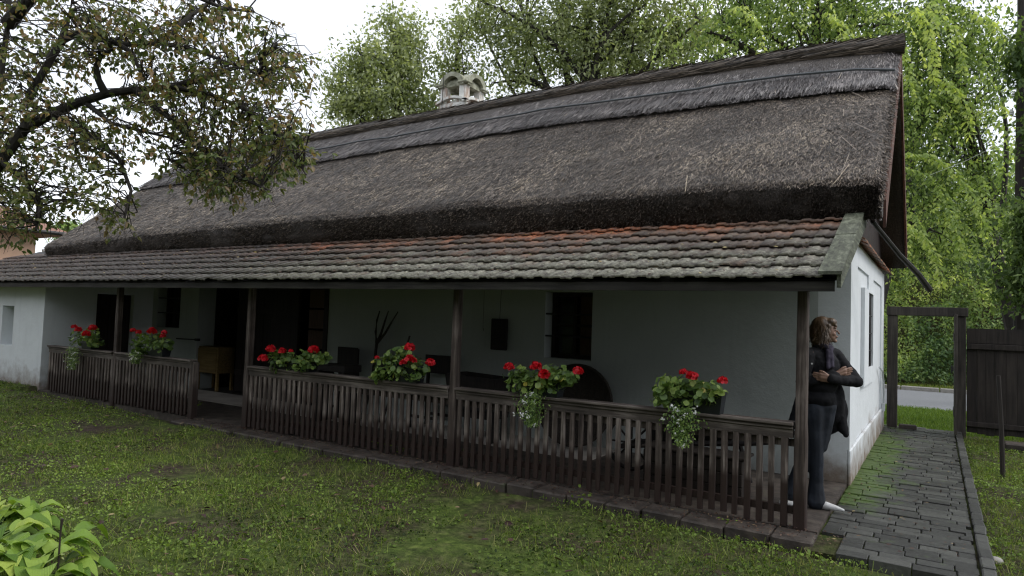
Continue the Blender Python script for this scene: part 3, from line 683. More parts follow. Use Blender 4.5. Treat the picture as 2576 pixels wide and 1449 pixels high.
# leaf and straw litter on the tiles
n = 13000; x = -.9-18*rng.rand(n); y = -.33+1.65*rng.rand(n); keep = (rng.rand(n) < np.clip((-x-5)/5, .45, 1)) ; x = x[keep]; y = y[keep]; n = len(x)
pos = np.stack([x, y, tz(y)+.028+.02*rng.rand(n)], 1)
o = scatter('roof_litter', LEAF4, pos, np.stack([rng.normal(size=n), -np.abs(rng.normal(size=n)), -.4*np.ones(n)*0], 1), np.array([0, -.37, .93])+rng.normal(size=(n, 3))*.3, .015+.04*rng.rand(n)**2, 'dead_leaf')
tag(o, 'brown twigs and fallen leaves scattered over the veranda tiles', None, kind='stuff')

# ------------------------------------------------------------------ railings
def railing(x0, x1, label, endpost=None, zoff=0.):
    r = empty('railing', (x0, 0, 0), label, 'railing', 'picket railings of the veranda')
    b = MB(); b.box(x0, x1, -.075, .055, .815, .845, bev=.006, r=.2); b.box(x0+.004, x1-.004, -.055, .035, .785, .813, bev=.004, r=.6); b.box(x0+.004, x1-.004, -.04, .0, .715, .783, r=.7); b.build('top_rail', 'rail_wood', r)
    b = MB(); b.box(x0+.004, x1-.004, -.008, .03, .10, .16); b.box(x0+.004, x1-.004, .012, .04, .64, .70); b.build('back_rail', 'picket_wood', r)
    b = MB(); x = x0+.03; p = .098
    while x < x1-.05:
        w = random.uniform(.043, .055); rot = Matrix.Rotation(random.uniform(-.008, .008), 3, 'Y')
        b.box(x, x+w, -.04, -.012, .015+random.uniform(-.02, .015), .72, rot=rot, bev=.003); x += p*random.uniform(.97, 1.03)
    b.build('pickets', 'picket_wood', r)
    if endpost:
        b = MB(); b.box(endpost-.06, endpost+.03, -.05, .045, -.12, .81, bev=.006, r=.2); b.build('end_post', 'post_wood', r)
    return r
railing(-13.82, -11.56, 'dark picket railing beside the projecting end room, leftmost length')
railing(-11.47, -9.32, 'dark picket railing ending at the open entrance, with a square end post', -9.29)
railing(-7.995, -4.525, 'weathered picket railing between the entrance post and the middle post')
railing(-4.425, -.982, 'weathered picket railing closest to the standing person')

# ------------------------------------------------------------------ geranium planters
def planter(px, pys, label, trailing, pot, seed, flowers, leafboxes, zr=.845, yc=-.01):
    """flowers: list of pixels; leafboxes: list of (px,py,rx,rz) ellipses on the rail plane"""
    rs = np.random.RandomState(seed); base = P(px, pys, 1, yc); x0 = base[0]
    r = empty('geranium_planter', (x0, yc, zr), label, 'planter', 'potted geraniums on the railing')
    pw_, ph = pot
    b = MB(); k = pw_/2
    if pw_ > .3:
        vs = [(x0-k*.9, yc-.06, zr+.001), (x0+k*.9, yc-.06, zr+.001), (x0+k*.9, yc+.06, zr+.001), (x0-k*.9, yc+.06, zr+.001), (x0-k, yc-.08, zr+ph), (x0+k, yc-.08, zr+ph), (x0+k, yc+.08, zr+ph), (x0-k, yc+.08, zr+ph)]
        b.add(vs, [(3, 2, 1, 0), (0, 1, 5, 4), (1, 2, 6, 5), (2, 3, 7, 6), (3, 0, 4, 7)]); b.box(x0-k-.008, x0+k+.008, yc-.09, yc-.078, zr+ph-.02, zr+ph+.002); b.box(x0-k-.008, x0+k+.008, yc+.078, yc+.09, zr+ph-.02, zr+ph+.002)
        b.box(x0-k-.01, x0-k+.004, yc-.078, yc+.078, zr+ph-.02, zr+ph+.001); b.box(x0+k-.004, x0+k+.01, yc-.078, yc+.078, zr+ph-.02, zr+ph+.001)
    else: b.lathe([(k*.78, zr+.001), (k, zr+ph), (k*1.1, zr+ph), (k*1.1, zr+ph+.015), (k*.93, zr+ph+.015), (k*.9, zr+ph-.02)], x0, yc, 18)
    b.build('pot', 'black_pot', r)
    b = MB(); b.box(x0-k*.85, x0+k*.85, yc-.06, yc+.06, zr+ph-.04, zr+ph-.012); b.build('soil', 'soil', r)
    pos = []; st = MB()
    for (lx, ly, rx, rz) in leafboxes:
        c = P(lx, ly, 1, yc); sc = (c-CAM)@AX[2]/FPX; nl = int(46+rx*rz*.055)
        q = rs.normal(size=(nl, 3)); q = q/np.linalg.norm(q, axis=1)[:, None]*(rs.rand(nl)[:, None]**.45)
        pos.append(c+q*np.array([rx*sc*1.1, .15, rz*sc*1.2])+np.array([0, -.035, -.01]))
        for j in range(0, nl, 4): e_ = pos[-1][j]; st.tube([(x0+(e_[0]-x0)*.15, yc, zr+ph-.03), tuple((e_*.6+np.array([x0, yc, zr+ph])*.4)), tuple(e_)], .003, 4)
    pos = np.concatenate(pos); n = len(pos); out = norm(pos-np.array([x0, yc+.05, zr+ph-.05]))
    nr = norm(out*.7+np.array([0, -.35, .6])+rs.normal(size=(n, 3))*.35); d = rs.normal(size=(n, 3))
    rnd = np.clip(rs.rand(n)*.92+(.12 if False else 0), 0, 1); rnd[rs.rand(n) < .02] = 1
    scatter('foliage', ROUND, pos, d, nr, .045+.035*rs.rand(n), 'geranium_leaf', rnd, parent=r)
    st.build('stems', 'geranium_leaf', r)
    for (fx, fy, fr) in flowers:
        c = P(fx, fy, 1, yc-.15-.05*rs.rand()); sc = (c-CAM)@AX[2]/FPX; R0 = max(fr*sc, .022)
        q = rs.normal(size=(46, 3)); q /= np.linalg.norm(q, axis=1)[:, None]; q[:, 2] = np.abs(q[:, 2])*1.1-.35
        n = len(q); fl = scatter('flower_head', ROUND, c+q*R0*.82, rs.normal(size=(n, 3)), q+rs.normal(size=(n, 3))*.3, R0*.8, 'petal', rs.rand(n), parent=r)
        s2 = MB(); m_ = (c+np.array([x0, yc, zr+ph]))/2+np.array([0, 0, .04]); s2.tube([(x0, yc, zr+ph-.02), tuple(m_), tuple(c)], .0035, 4); s2.build('flower_stalk', 'geranium_leaf', fl)
    if trailing:
        (tx, ty0, ty1, trw) = trailing; a = P(tx, ty0, 1, -.10); e_ = P(tx, ty1, 1, -.12); sc = (a-CAM)@AX[2]/FPX; n = 900
        k = rs.rand(n); pos = a[None]*(1-k)[:, None]+e_[None]*k[:, None]; wx = trw*sc*(.55+.7*np.sin(math.pi*np.clip(k*.9+.1, 0, 1)))*(1-.45*k)
        pos[:, 0] += rs.normal(size=n)*wx*.42; pos[:, 1] += -.02-np.abs(rs.normal(size=n))*.045
        scatter('trailing_stems', LEAF4, pos, np.array([0, -.3, -.8])+rs.normal(size=(n, 3))*.6, np.array([0, -.8, .5])+rs.normal(size=(n, 3))*.5, .020+.014*rs.rand(n), 'geranium_leaf', rs.rand(n)*.9, parent=r, width=.035)
        m = 16; cen = pos[rs.choice(n, m)]+np.array([0, -.035, 0]); q = np.repeat(cen, 6, 0)+rs.normal(size=(m*6, 3))*.010
        scatter('white_flowers', ROUND, q, rs.normal(size=(m*6, 3)), np.array([0, -.8, .6])+rs.normal(size=(m*6, 3))*.3, .017, 'white_petal', parent=r)['kind'] = 'stuff'
    return r
planter(226, 880, 'geranium with white trailing flowers, leftmost on the dark railing', (192, 872, 928, 34), (.34, .13), 1, [(187, 822, 7), (197, 829, 8), (233, 825, 10), (217, 840, 10)], [(205, 850, 28, 22), (238, 845, 22, 20), (245, 862, 18, 10)])
planter(400, 885, 'geranium in a dark box right of the leftmost post, small white flowers below', (352, 884, 912, 20), (.44, .14), 2, [(335, 831, 7), (349, 836, 7), (382, 833, 11), (413, 836, 7), (410, 845, 7)], [(360, 865, 30, 22), (395, 862, 32, 24), (418, 868, 18, 16), (360, 882, 18, 10)])
planter(742, 936, 'pair of geraniums in one box nearest the entrance post', None, (.72, .10), 3, [(681, 878, 12), (711, 883, 10), (662, 901, 12), (732, 883, 6), (789, 880, 13)], [(712, 908, 30, 26), (735, 905, 20, 18), (705, 890, 16, 12), (782, 905, 28, 28), (765, 915, 20, 14), (812, 898, 14, 14)])
planter(1010, 958, 'large geranium in a wide dark pot before the pitchfork', None, (.62, .20), 4, [(1031, 875, 14), (1030, 903, 13), (1015, 912, 10), (1083, 912, 12), (948, 899, 6), (1041, 907, 8)], [(975, 920, 34, 28), (1010, 900, 38, 26), (1045, 925, 40, 26), (1000, 935, 48, 18), (965, 945, 26, 12)])
planter(1368, 1010, 'geranium with a long white flowering trail in front of the round basket', (1346, 985, 1070, 44), (.40, .15), 5, [(1281, 923, 13), (1348, 922, 15), (1369, 942, 15), (1454, 934, 14)], [(1310, 950, 38, 28), (1350, 960, 46, 26), (1400, 945, 34, 26), (1430, 950, 28, 14), (1390, 965, 40, 16)])
planter(1755, 1045, 'geranium with white flowering trail, rightmost on the railing', (1720, 1020, 1118, 48), (.46, .19), 6, [(1720, 936, 11), (1741, 947, 16), (1818, 958, 13)], [(1690, 970, 40, 28), (1740, 985, 50, 30), (1790, 985, 34, 24), (1670, 1000, 26, 14)])

# ------------------------------------------------------------------ things on the veranda
# pitchfork
f = empty('pitchfork', (-7.35, 1.7, 0), 'wooden three pronged pitchfork leaning on the veranda wall', 'pitchfork')
b = MB(); A = P(948, 862, 1, 1.93); b.tube([(-7.42, 1.60, .0), tuple(P(936, 955, 1, 1.8)), tuple(A)], [.020, .022, .026], 8); b.build('handle', 'tool_wood', f)
for pts in ([(947, 862), (944, 835), (946, 805), (952, 782)], [(948, 862), (958, 838), (966, 808), (974, 782)], [(950, 862), (968, 838), (982, 812), (998, 784)]):
    b = MB(); b.tube([tuple(P(x, y, 1, 1.93)+np.array([0, .0+.01*i, 0])) for i, (x, y) in enumerate(pts)], [.024, .019, .015, .008], 7); b.build('tine', 'tool_wood', f)
b = MB(); bq = P(1031, 845, 1, 1.95); bb = P(1017, 905, 1, 1.9); dq = bb-bq; fl = bq+dq*(bq[2]/-dq[2]); fl[1] = 1.6; fl[2] = 0
s_ = empty('broom_stick', tuple(fl), 'plain wooden stick leaning on the wall behind the widest geranium', 'stick'); b.tube([tuple(fl), tuple((fl+bq)/2), tuple(bq)], .016, 8); b.build('shaft', 'tool_wood', s_)
b = MB(); b.lathe([(.05, .001), (.045, .05), (.02, .18), (.018, .2)], fl[0], fl[1], 10); b.build('broom_head', 'wicker', s_)
# chairs
def chair(x, y, label, w=.42, back0=.78, back1=1.02, solid=False, rot=0.):
    c = empty('chair', (x, y, 0), label, 'chair', 'dark wooden chairs on the veranda'); m = 'furniture_wood'
    h = w/2
    for sx in (-1, 1):
        b = MB(); b.box(x+sx*h-.022, x+sx*h+.022, y+.18, y+.22, 0.002, back1-.02, bev=.004); b.build('back_leg', m, c)
        b = MB(); b.box(x+sx*h-.022, x+sx*h+.022, y-.20, y-.16, 0.002, .43, bev=.004); b.build('front_leg', m, c)
    b = MB(); b.box(x-h-.03, x+h+.03, y-.22, y+.178, .431, .465, bev=.01); b.build('seat', m, c)
    b = MB(); b.box(x-h-.04, x+h+.04, y+.165, y+.179, back0, back1, bev=.006); b.build('backrest', m, c)
    for yy in (y-.19, y+.19): b = MB(); b.box(x-h+.023, x+h-.023, yy, yy+.02, .15, .19); b.build('stretcher', m, c)
    return c
chair(-6.2, 1.72, 'dark wooden chair with open back beside the middle post', .46, .77, 1.04)
chair(-8.0, 1.62, 'dark wooden chair with high solid back right of the entrance', .38, .70, 1.07)
# bench in front of left chair
t_ = empty('bench', (-8.1, 1.1, 0), 'dark wooden bench beside the solid backed chair', 'bench')
bx0 = P(808, 925, 1, 1.1)[0]; bx1 = P(886, 925, 1, 1.1)[0]; bz = P(840, 918, 1, 1.0)[2]; b = MB(); b.box(bx0, bx1, .95, 1.3, bz-.10, bz, bev=.01); b.build('seat', 'furniture_wood', t_)
for x in (bx0+.06, bx1-.06):
    b = MB(); b.box(x-.03, x+.03, .97, 1.28, .002, bz-.101); b.build('leg', 'furniture_wood', t_)
# tub
t_ = empty('wash_tub', (-5.15, 1.45, 0), 'dark wooden trough behind the middle post', 'trough')
b = MB(); x0, x1, y0, y1 = -5.55, -4.75, 1.2, 1.7
b.add([(x0+.06, y0+.06, .30), (x1-.06, y0+.06, .30), (x1-.06, y1-.06, .30), (x0+.06, y1-.06, .30), (x0, y0, .86), (x1, y0, .83), (x1, y1, .83), (x0, y1, .86), (x0+.03, y0+.03, .86), (x1-.03, y0+.03, .83), (x1-.03, y1-.03, .83), (x0+.03, y1-.03, .86), (x0+.09, y0+.09, .36), (x1-.09, y0+.09, .36), (x1-.09, y1-.09, .36), (x0+.09, y1-.09, .36)],
      [(3, 2, 1, 0), (0, 1, 5, 4), (1, 2, 6, 5), (2, 3, 7, 6), (3, 0, 4, 7), (4, 5, 9, 8), (5, 6, 10, 9), (6, 7, 11, 10), (7, 4, 8, 11), (8, 9, 13, 12), (9, 10, 14, 13), (10, 11, 15, 14), (11, 8, 12, 15), (12, 13, 14, 15)])
b.build('trough_body', 'furniture_wood', t_)
for x, y in ((x0+.1, y0+.1), (x1-.1, y0+.1), (x0+.1, y1-.1), (x1-.1, y1-.1)):
    b = MB(); b.box(x-.03, x+.03, y-.03, y+.03, .002, .299); b.build('leg', 'furniture_wood', t_)
b = MB(); b.box(x0-.02, x1+.02, y0-.02, y0-.002, .62, .66); b.box(x0-.02, x1+.02, y0-.02+.01, y0+.0, .42, .46); b.build('hoop', 'iron', t_)
# hanging board
t_ = empty('hanging_board', (-5.23, WF-.05, 1.62), 'dark ridged wooden board hanging by a string on the wall', 'washboard')
b = MB(); a = P(1236, 801, 1, 2.0); e_ = P(1274, 882, 1, 2.0)
b.box(a[0], e_[0], WF-.07, WF-.03, e_[2], a[2], bev=.012)
for k in range(9): z = e_[2]+.05+k*(a[2]-e_[2]-.1)/8; b.box(a[0]+.03, e_[0]-.03, WF-.082, WF-.0701, z-.012, z+.012)
b.build('board', 'furniture_wood', t_)
b = MB(); mx_ = (a[0]+e_[0])/2; b.tube([(mx_, WF-.05, a[2]), (mx_, WF-.03, 2.15)], .004, 4); b.build('string', 'iron', t_)
b = MB(); xw = P(1217, 740, 1, 2.03)[0]; b.tube([(xw, WF-.02, 1.45), (xw, WF-.02, 2.15)], .003, 4); b.tube([(xw, WF-.02, 1.45), (xw+.02, WF-.03, 1.43), (xw+.02, WF-.03, 1.47)], .003, 4); tag(b.build('string', 'iron'), 'thin bare string hanging on the wall left of the ridged board', 'string')
# round basket
t_ = empty('round_basket', (-3.84, 1.85, .5), 'large round dark wicker tray leaning against the wall', 'basket')
def disc(cz, r0, depth, n=40, rings=7):
    vs = [(0, 0, 0)]; fs = []
    for i in range(1, rings+1):
        for k in range(n): a = 2*math.pi*k/n; rr = r0*i/rings; vs.append((rr*math.cos(a), rr*math.sin(a), depth*(i/rings)**4+.006*((i+k) % 2)))
    for k in range(n): fs.append((0, 1+k, 1+(k+1) % n))
    for i in range(rings-1):
        for k in range(n): fs.append((1+i*n+k, 1+(i+1)*n+k, 1+(i+1)*n+(k+1) % n, 1+i*n+(k+1) % n))
    return vs, fs
cen = Vector((-3.87, 1.80, .535)); M_ = Matrix.Rotation(R_(78), 3, 'X'); vs, fs = disc(0, .50, .09)
b = MB(); b.add([tuple(M_ @ Vector(v)+cen) for v in vs], fs); b.add([tuple(M_ @ (Vector(v)+Vector((0, 0, -.02)))+cen) for v in vs], [f[::-1] for f in fs]); b.build('tray', 'wicker', t_)
b = MB(); pts = [tuple(M_ @ Vector((.505*math.cos(a), .505*math.sin(a), .085))+cen) for a in np.linspace(0, 2*math.pi, 41)]; b.tube(pts, .022, 8, caps=False); b.build('rim', 'wicker', t_)
# wheelbarrow
t_ = empty('wheelbarrow', (-2., 1.0, 0), 'old dark wooden wheelbarrow behind the railing near the person', 'wheelbarrow')
def wheel(cx, cz, cy, R0):
    w = empty_part('wheel', t_); 
wy = 1.05; wc = (-2.82, wy, .30)
b = MB(); b.tube([(wc[0]+.28*math.cos(a), wy, wc[2]+.28*math.sin(a)) for a in np.linspace(0, 2*math.pi, 33)], .022, 6, caps=False)
wh = b.build('wheel', 'furniture_wood', t_)
b = MB()
for k in range(8): a = k*math.pi/4; b.tube([(wc[0]+.04*math.cos(a), wy, wc[2]+.04*math.sin(a)), (wc[0]+.27*math.cos(a), wy, wc[2]+.27*math.sin(a))], .012, 5)
b.build('spokes', 'furniture_wood', wh)
b = MB(); b.tube([(wc[0], wy-.24, wc[2]), (wc[0], wy+.24, wc[2])], .03, 8); b.build('axle', 'furniture_wood', wh)
for s in (-1, 1):
    b = MB(); b.tube([(wc[0]-.05, wy+s*.16, .28), (-2.2, wy+s*.22, .40), (-1.5, wy+s*.28, .50), (-1.16, wy+s*.30, .57)], [.028, .03, .028, .022], 8); b.build('handle', 'furniture_wood', t_)
    b = MB(); b.tube([(-1.75, wy+s*.26, .46), (-1.62, wy+s*.28, .004)], .024, 7); b.build('leg', 'furniture_wood', t_)
b = MB(); b.add([(-2.5, wy-.18, .38), (-1.7, wy-.24, .49), (-1.7, wy+.24, .49), (-2.5, wy+.18, .38), (-2.62, wy-.28, .58), (-1.6, wy-.34, .60), (-1.6, wy+.34, .60), (-2.62, wy+.28, .58)], [(3, 2, 1, 0), (0, 1, 5, 4), (1, 2, 6, 5), (2, 3, 7, 6), (3, 0, 4, 7), (4, 5, 1, 0), (7, 6, 2, 3)][:5]); b.build('tray', 'furniture_wood', t_)
# dark box on the floor under the rightmost planter
t_ = empty('wooden_chest', (-1.9, .75, 0), 'low brown wooden chest on the floor behind the railing', 'chest')
b = MB()
for k in range(3): b.box(-2.45, -1.5, .45, .47, .02+k*.12, .13+k*.12, bev=.004)
b.box(-2.45, -1.5, .471, .78, .02, .376); b.build('chest_body', 'tool_wood', t_)
b = MB(); b.box(-2.48, -1.47, .44, .80, .378, .405, bev=.008); b.build('lid', 'tool_wood', t_)
# small cabinet in the entrance
t_ = empty('cabinet', (-12.2, 2.3, 0), 'small yellowish wooden cabinet standing in the dark entrance', 'cabinet')
b = MB(); cl = P(497, 876, 1, 2.12); cr = P(549, 880, 1, 2.12); b.box(cl[0], cr[0], 2.12, 2.5, .34, .86, bev=.01); b.build('case', 'yellow_wood', t_)
for x in (cl[0]+.03, cr[0]-.03):
    for y in (2.15, 2.47): b = MB(); b.box(x-.025, x+.025, y-.025, y+.025, .0, .339); b.build('leg', 'yellow_wood', t_)
b = MB(); b.box(cl[0]+.03, cr[0]-.03, 2.105, 2.119, .38, .82, bev=.004); b.build('door', 'yellow_wood', t_)

# ------------------------------------------------------------------ gate, fence, stake, pole
GY = 7.45; LZ = P(2300, 794, 1, 7.36)[2]
gt = empty('garden_gate', (-.2, GY, 0), 'dark timber gateway with lintel at the end of the path', 'gate')
a = P(2232, 900, 1, GY)[0]; c_ = P(2258, 900, 1, GY)[0]; b = MB(); b.box(a, c_, GY-.06, GY+.06, -.12, LZ-.001, bev=.008); b.build('post', 'gate_wood', gt)
a2 = P(2399, 900, 1, GY)[0]+.035; c2 = P(2430, 900, 1, GY)[0]; b = MB(); b.box(a2+.012, c2, GY-.06, GY+.06, -.12, LZ-.001, bev=.008, r=.1); b.build('post', 'gate_wood', gt)
b = MB(); la = P(2231, 771, 1, GY-.08); lb = P(2436, 790, 1, GY-.08); b.box(la[0], lb[0], GY-.09, GY+.09, LZ, la[2], bev=.008); b.build('lintel', 'gate_wood', gt)
b = MB(); b.box(a2-.035, a2+.005, GY-.62, GY-.03, .03, 1.93, bev=.004); gl = b.build('gate_leaf', 'gate_wood', gt)
b = MB(); b.box(a2-.045, a2-.036, GY-.60, GY-.04, .3, .42); b.box(a2-.045, a2-.036, GY-.60, GY-.04, 1.5, 1.62); b.build('ledge', 'gate_wood', gl)
b = MB(); b.tube([(a2-.07, GY-.58, 1.0), (a2-.07, GY-.58, 1.12)], .01, 6); b.box(a2-.07, a2-.046, GY-.6, GY-.56, 1.02, 1.1); b.build('handle', 'iron', gl)
fe = empty('plank_fence', (1.5, GY, 0), 'dark vertical plank fence right of the gateway', 'fence')
ft = P(2440, 826, 1, GY)[2]; b = MB(); x = c2+.01
while x < 9:
    w = random.uniform(.11, .15); b.box(x, x+w-.001, GY-.012+random.uniform(-.004, .004), GY+.012, -.0+random.uniform(-.02, .02), ft-.22, bev=.003); x += w
b.build('planks', 'fence_wood', fe)
b = MB(); b.box(c2+.01, 9, GY-.035, GY-.014, ft-.24, ft, r=.5); b.box(c2+.01, 9, GY-.075, GY-.036, ft-.34, ft-.25, bev=.006); b.box(c2+.01, 9, GY-.07, GY-.03, .12, .2, bev=.006); b.build('cross_rail', 'fence_wood', fe)
b = MB(); sb = P(2523, 1200, 2, -.06); stp = P(2512, 945, 1, sb[1]); b.tube([(sb[0], sb[1], -.2), (sb[0], sb[1], -.05), tuple((sb+stp)/2+np.array([.006, 0, 0])), tuple(stp)], [.027, .027, .025, .022], 9)
tag(b.build('wooden_stake', 'fence_wood'), 'thin dark wooden stake standing in the ground before the plank fence', 'stake')
# blocks
b = MB(); q = P(2285, 1077, 2, 0); b.box(q[0]-.14, q[0]+.12, q[1]-.06, q[1]+.05, -.02, .06, bev=.012); tag(b.build('brick', 'floor_brick'), 'loose dark brick lying at the left gatepost', 'brick')
bm = bmesh.new(); bmesh.ops.create_icosphere(bm, subdivisions=3, radius=.05)
for v in bm.verts: v.co = Vector((v.co.x*1.15, v.co.y*.9, v.co.z*.55))*(1+.15*math.sin(v.co.x*60)*math.sin(v.co.y*50+1))
me = bpy.data.meshes.new('pebble'); bm.to_mesh(me); bm.free(); me.materials.append(MATS['concrete_kerb']); o = bpy.data.objects.new('pebble', me); q = P(2500, 1415, 2, -.06); o.location = (q[0], q[1], -.045); link(o); tag(o, 'pale rounded stone on the soil right of the path', 'stone')
q = P(2535, 1130, 2, -.06); b = MB(); b.box(q[0]-.05, q[0]+.6, q[1]-.2, q[1]+.1, -.1, .05, bev=.02); tag(b.build('stone_slab', 'floor_brick'), 'flat reddish brown slab on the ground behind the stake', 'slab')
# utility pole
up = empty('utility_pole', (1.55, 10.2, 0), 'tall dark wooden utility pole with white insulators behind the fence', 'utility pole')
pb = P(2566, 800, 1, 10.2); ptp = P(2574, 60, 1, 10.2); b = MB(); b.tube([(pb[0], 10.2, -.4), tuple(pb), tuple(ptp), (ptp[0], 10.2, 9.2)], [.12, .11, .095, .09], 12); b.build('pole', 'fence_wood', up)
for (ix, iy) in ((2551, 237), (2545, 283)):
    q = P(ix, iy, 1, 10.2); b = MB(); b.lathe([(.015, q[2]-.05), (.045, q[2]-.04), (.03, q[2]-.01), (.045, q[2]+.0), (.03, q[2]+.03), (.02, q[2]+.06)], q[0], 10.2, 12)
    ins = b.build('insulator', 'porcelain', up); b = MB(); b.tube([(q[0], 10.2, q[2]-.06), (q[0]+.06, 10.2, q[2]-.09), (pb[0], 10.2, q[2]-.08)], .012, 6); b.build('bracket', 'iron', ins)
b = MB(); q0 = P(2500, 370, 1, 10.4); q1 = P(2340, 440, 1, 8.6); q2 = P(2545, 350, 1, 10.2); b.tube([tuple(q2), tuple(q0), tuple((q0+q1)/2+np.array([0, 0, -.03])), tuple(q1)], .0022, 4); tag(b.build('overhead_wire', 'porcelain'), 'thin pale cable running from the utility pole to the house', 'cable')

# ------------------------------------------------------------------ peach neighbour house
nh = empty('neighbour_house', (-34, 0, 0), 'peach rendered house with red tiled roof at the far left', 'house')
wx = -30.; wyr = P(88, 640, 0, wx)[1]; ez = P(60, 583, 0, wx)[2]
b = MB(); b.box(wx-9, wx, wyr-12, wyr, -.2, ez); b.build('wall', 'peach_render', nh)
b = MB(); ov = .55; e0 = ez-.02; y0, y1 = wyr-12-ov, wyr+ov+.4; xa, xb = wx-9-ov, wx+ov; rz_ = e0+2.6
vs = [(xa, y0, e0), (xb, y0, e0), (xb, y1, e0), (xa, y1, e0), ((xa+xb)/2, y0+4.5, rz_), ((xa+xb)/2, y1-4.5, rz_)]
vs = vs+[(x, y, z+.12) for x, y, z in vs]
b.add(vs, [(6, 7, 10), (7, 8, 11, 10), (8, 9, 11), (9, 6, 10, 11), (0, 1, 7, 6), (1, 2, 8, 7), (2, 3, 9, 8), (3, 0, 6, 9), (3, 2, 1, 0)])
b.build('roof', 'red_roof', nh)
b = MB(); b.tube([(xb+.06, y0, e0+.05), (xb+.06, y1, e0+.05)], .075, 8); b.build('gutter', 'iron', nh)
q = P(105, 632, 0, wx); b = MB(); b.tube([(wx+.1, q[1]-.0, q[2]-.3), (wx+.12, q[1], q[2]), (wx+.12, q[1]+.5, q[2]+.05)], .09, 8); b.build('flue_pipe', 'porcelain', nh)
MATS['red_roof'].node_tree.nodes

# ------------------------------------------------------------------ trees
def curve3(a, c, sag, n=6, side=None):
    a = np.asarray(a, float); c = np.asarray(c, float); out = []
    o_ = rng.normal(size=3)*np.linalg.norm(c-a)*.06
    for i in range(n+1):
        t = i/n; out.append(tuple(a*(1-t)+c*t+np.array([0, 0, sag])*math.sin(math.pi*t)+o_*math.sin(math.pi*t)))
    return out
def tree(name, label, cat, base, trunk_top, blobs, nclump, per, leaf, mat, tr=.18, group=None, spread=.45, droop=0., tmpl=LEAF4, nb=60, strands=0, seed=0, limbs=7, rbase=None):
    global rng
    keep_rng = rng; rng = np.random.RandomState(seed+100)
    base = np.array(base, float); top = np.array(trunk_top, float)
    r = empty(name, tuple(base), label, cat, group)
    cs = []; vol = np.array([b_[1][0]*b_[1][1]*b_[1][2] for b_ in blobs])**.7; cnt = (nclump*vol/vol.sum()).astype(int)+1
    for (c, rad), k in zip(blobs, cnt):
        q = norm(rng.normal(size=(k, 3)))*(rng.rand(k, 1)**.42); cs.append(np.array(c)+q*np.array(rad))
    cs = np.concatenate(cs); cs = cs[cs[:, 2] > .3]
    b = MB(); mid = (base+top)/2+np.array([rng.normal()*.15, rng.normal()*.15, 0])
    b.tube([tuple(base-np.array([0, 0, .3])), tuple(base*.85+top*.15), tuple(mid), tuple(top)], [tr*1.25, tr, tr*.8, tr*.45], 10)
    ends = []
    for i in range(limbs):
        c, rad = blobs[i % len(blobs)]; e_ = np.array(c)+norm(rng.normal(size=3))*np.array(rad)*.6; s0 = base+(top-base)*(.45+.5*rng.rand()); pts = curve3(s0, e_, .25, 6); b.tube(pts, list(np.linspace(tr*.42, tr*.10, 7)), 6); ends += [np.array(p) for p in pts[2:]]
    ends = np.array(ends)
    for i in rng.choice(len(cs), min(nb, len(cs)), replace=False):
        j = ((ends-cs[i])**2).sum(1).argmin(); b.tube(curve3(ends[j], cs[i], .08, 3), list(np.linspace(tr*.11, tr*.03, 4)), 4)
    b.build('trunk', 'bark', r)
    n = len(cs)*per; ci = np.repeat(np.arange(len(cs)), per); sz = spread*(.6+.8*rng.rand(len(cs)))
    off = rng.normal(size=(n, 3))*.55; off = off*sz[ci][:, None]; off[:, 2] -= droop*np.abs(rng.normal(size=n))*sz[ci]
    pos = cs[ci]+off; d = rdir(n, (0, 0, -.5-droop)); nr = rdir(n, (0, 0, .7))
    cr = rng.rand(len(cs)); rnd = np.clip(.55*cr[ci]+.5*rng.rand(n)-.03, 0, 1)
    L = leaf*(.65+.7*rng.rand(n))
    if strands:
        P2 = []; D2 = []; R2 = []
        for i in range(strands):
            j = rng.randint(len(cs)); s0 = cs[j].copy(); bd = blobs[rng.randint(len(blobs))]
            dr = norm(rng.normal(size=3)*np.array([1, 1, .3])+np.array([0, -.35, .35])); v_ = dr*.16; p = s0.copy(); rr = .55+.45*rng.rand()
            for k in range(16):
                p = p+v_; v_ = v_+np.array([0, 0, -.022]); v_ = v_/np.linalg.norm(v_)*.13
                for s in (-1, 1):
                    sd = norm(np.cross(v_, np.array([0, 0, 1.]))+1e-6)*s; P2.append(p+rng.normal(size=3)*.01); D2.append(sd*.7+np.array([0, 0, -.8])+rng.normal(size=3)*.15); R2.append(np.clip(rr+rng.normal()*.08, 0, 1))
        P2 = np.array(P2); pos = np.concatenate([pos, P2]); d = np.concatenate([d, np.array(D2)]); nr = np.concatenate([nr, rdir(len(P2), (0, -.8, .5))]); rnd = np.concatenate([rnd, R2]); L = np.concatenate([L, np.full(len(P2), leaf*1.15)])
    scatter('crown', tmpl, pos, d, nr, L, mat, rnd, parent=r)
    rng = keep_rng; return r
def B_(px, py, rx, rz, dist, ry=None):
    """crown blob seen at a pixel, at an axial distance; radii in pixels become metres"""
    c = D(px, py, dist); s = dist/FPX; return (tuple(c), (rx*s, (ry if ry else (rx+rz)/2*s), rz*s))
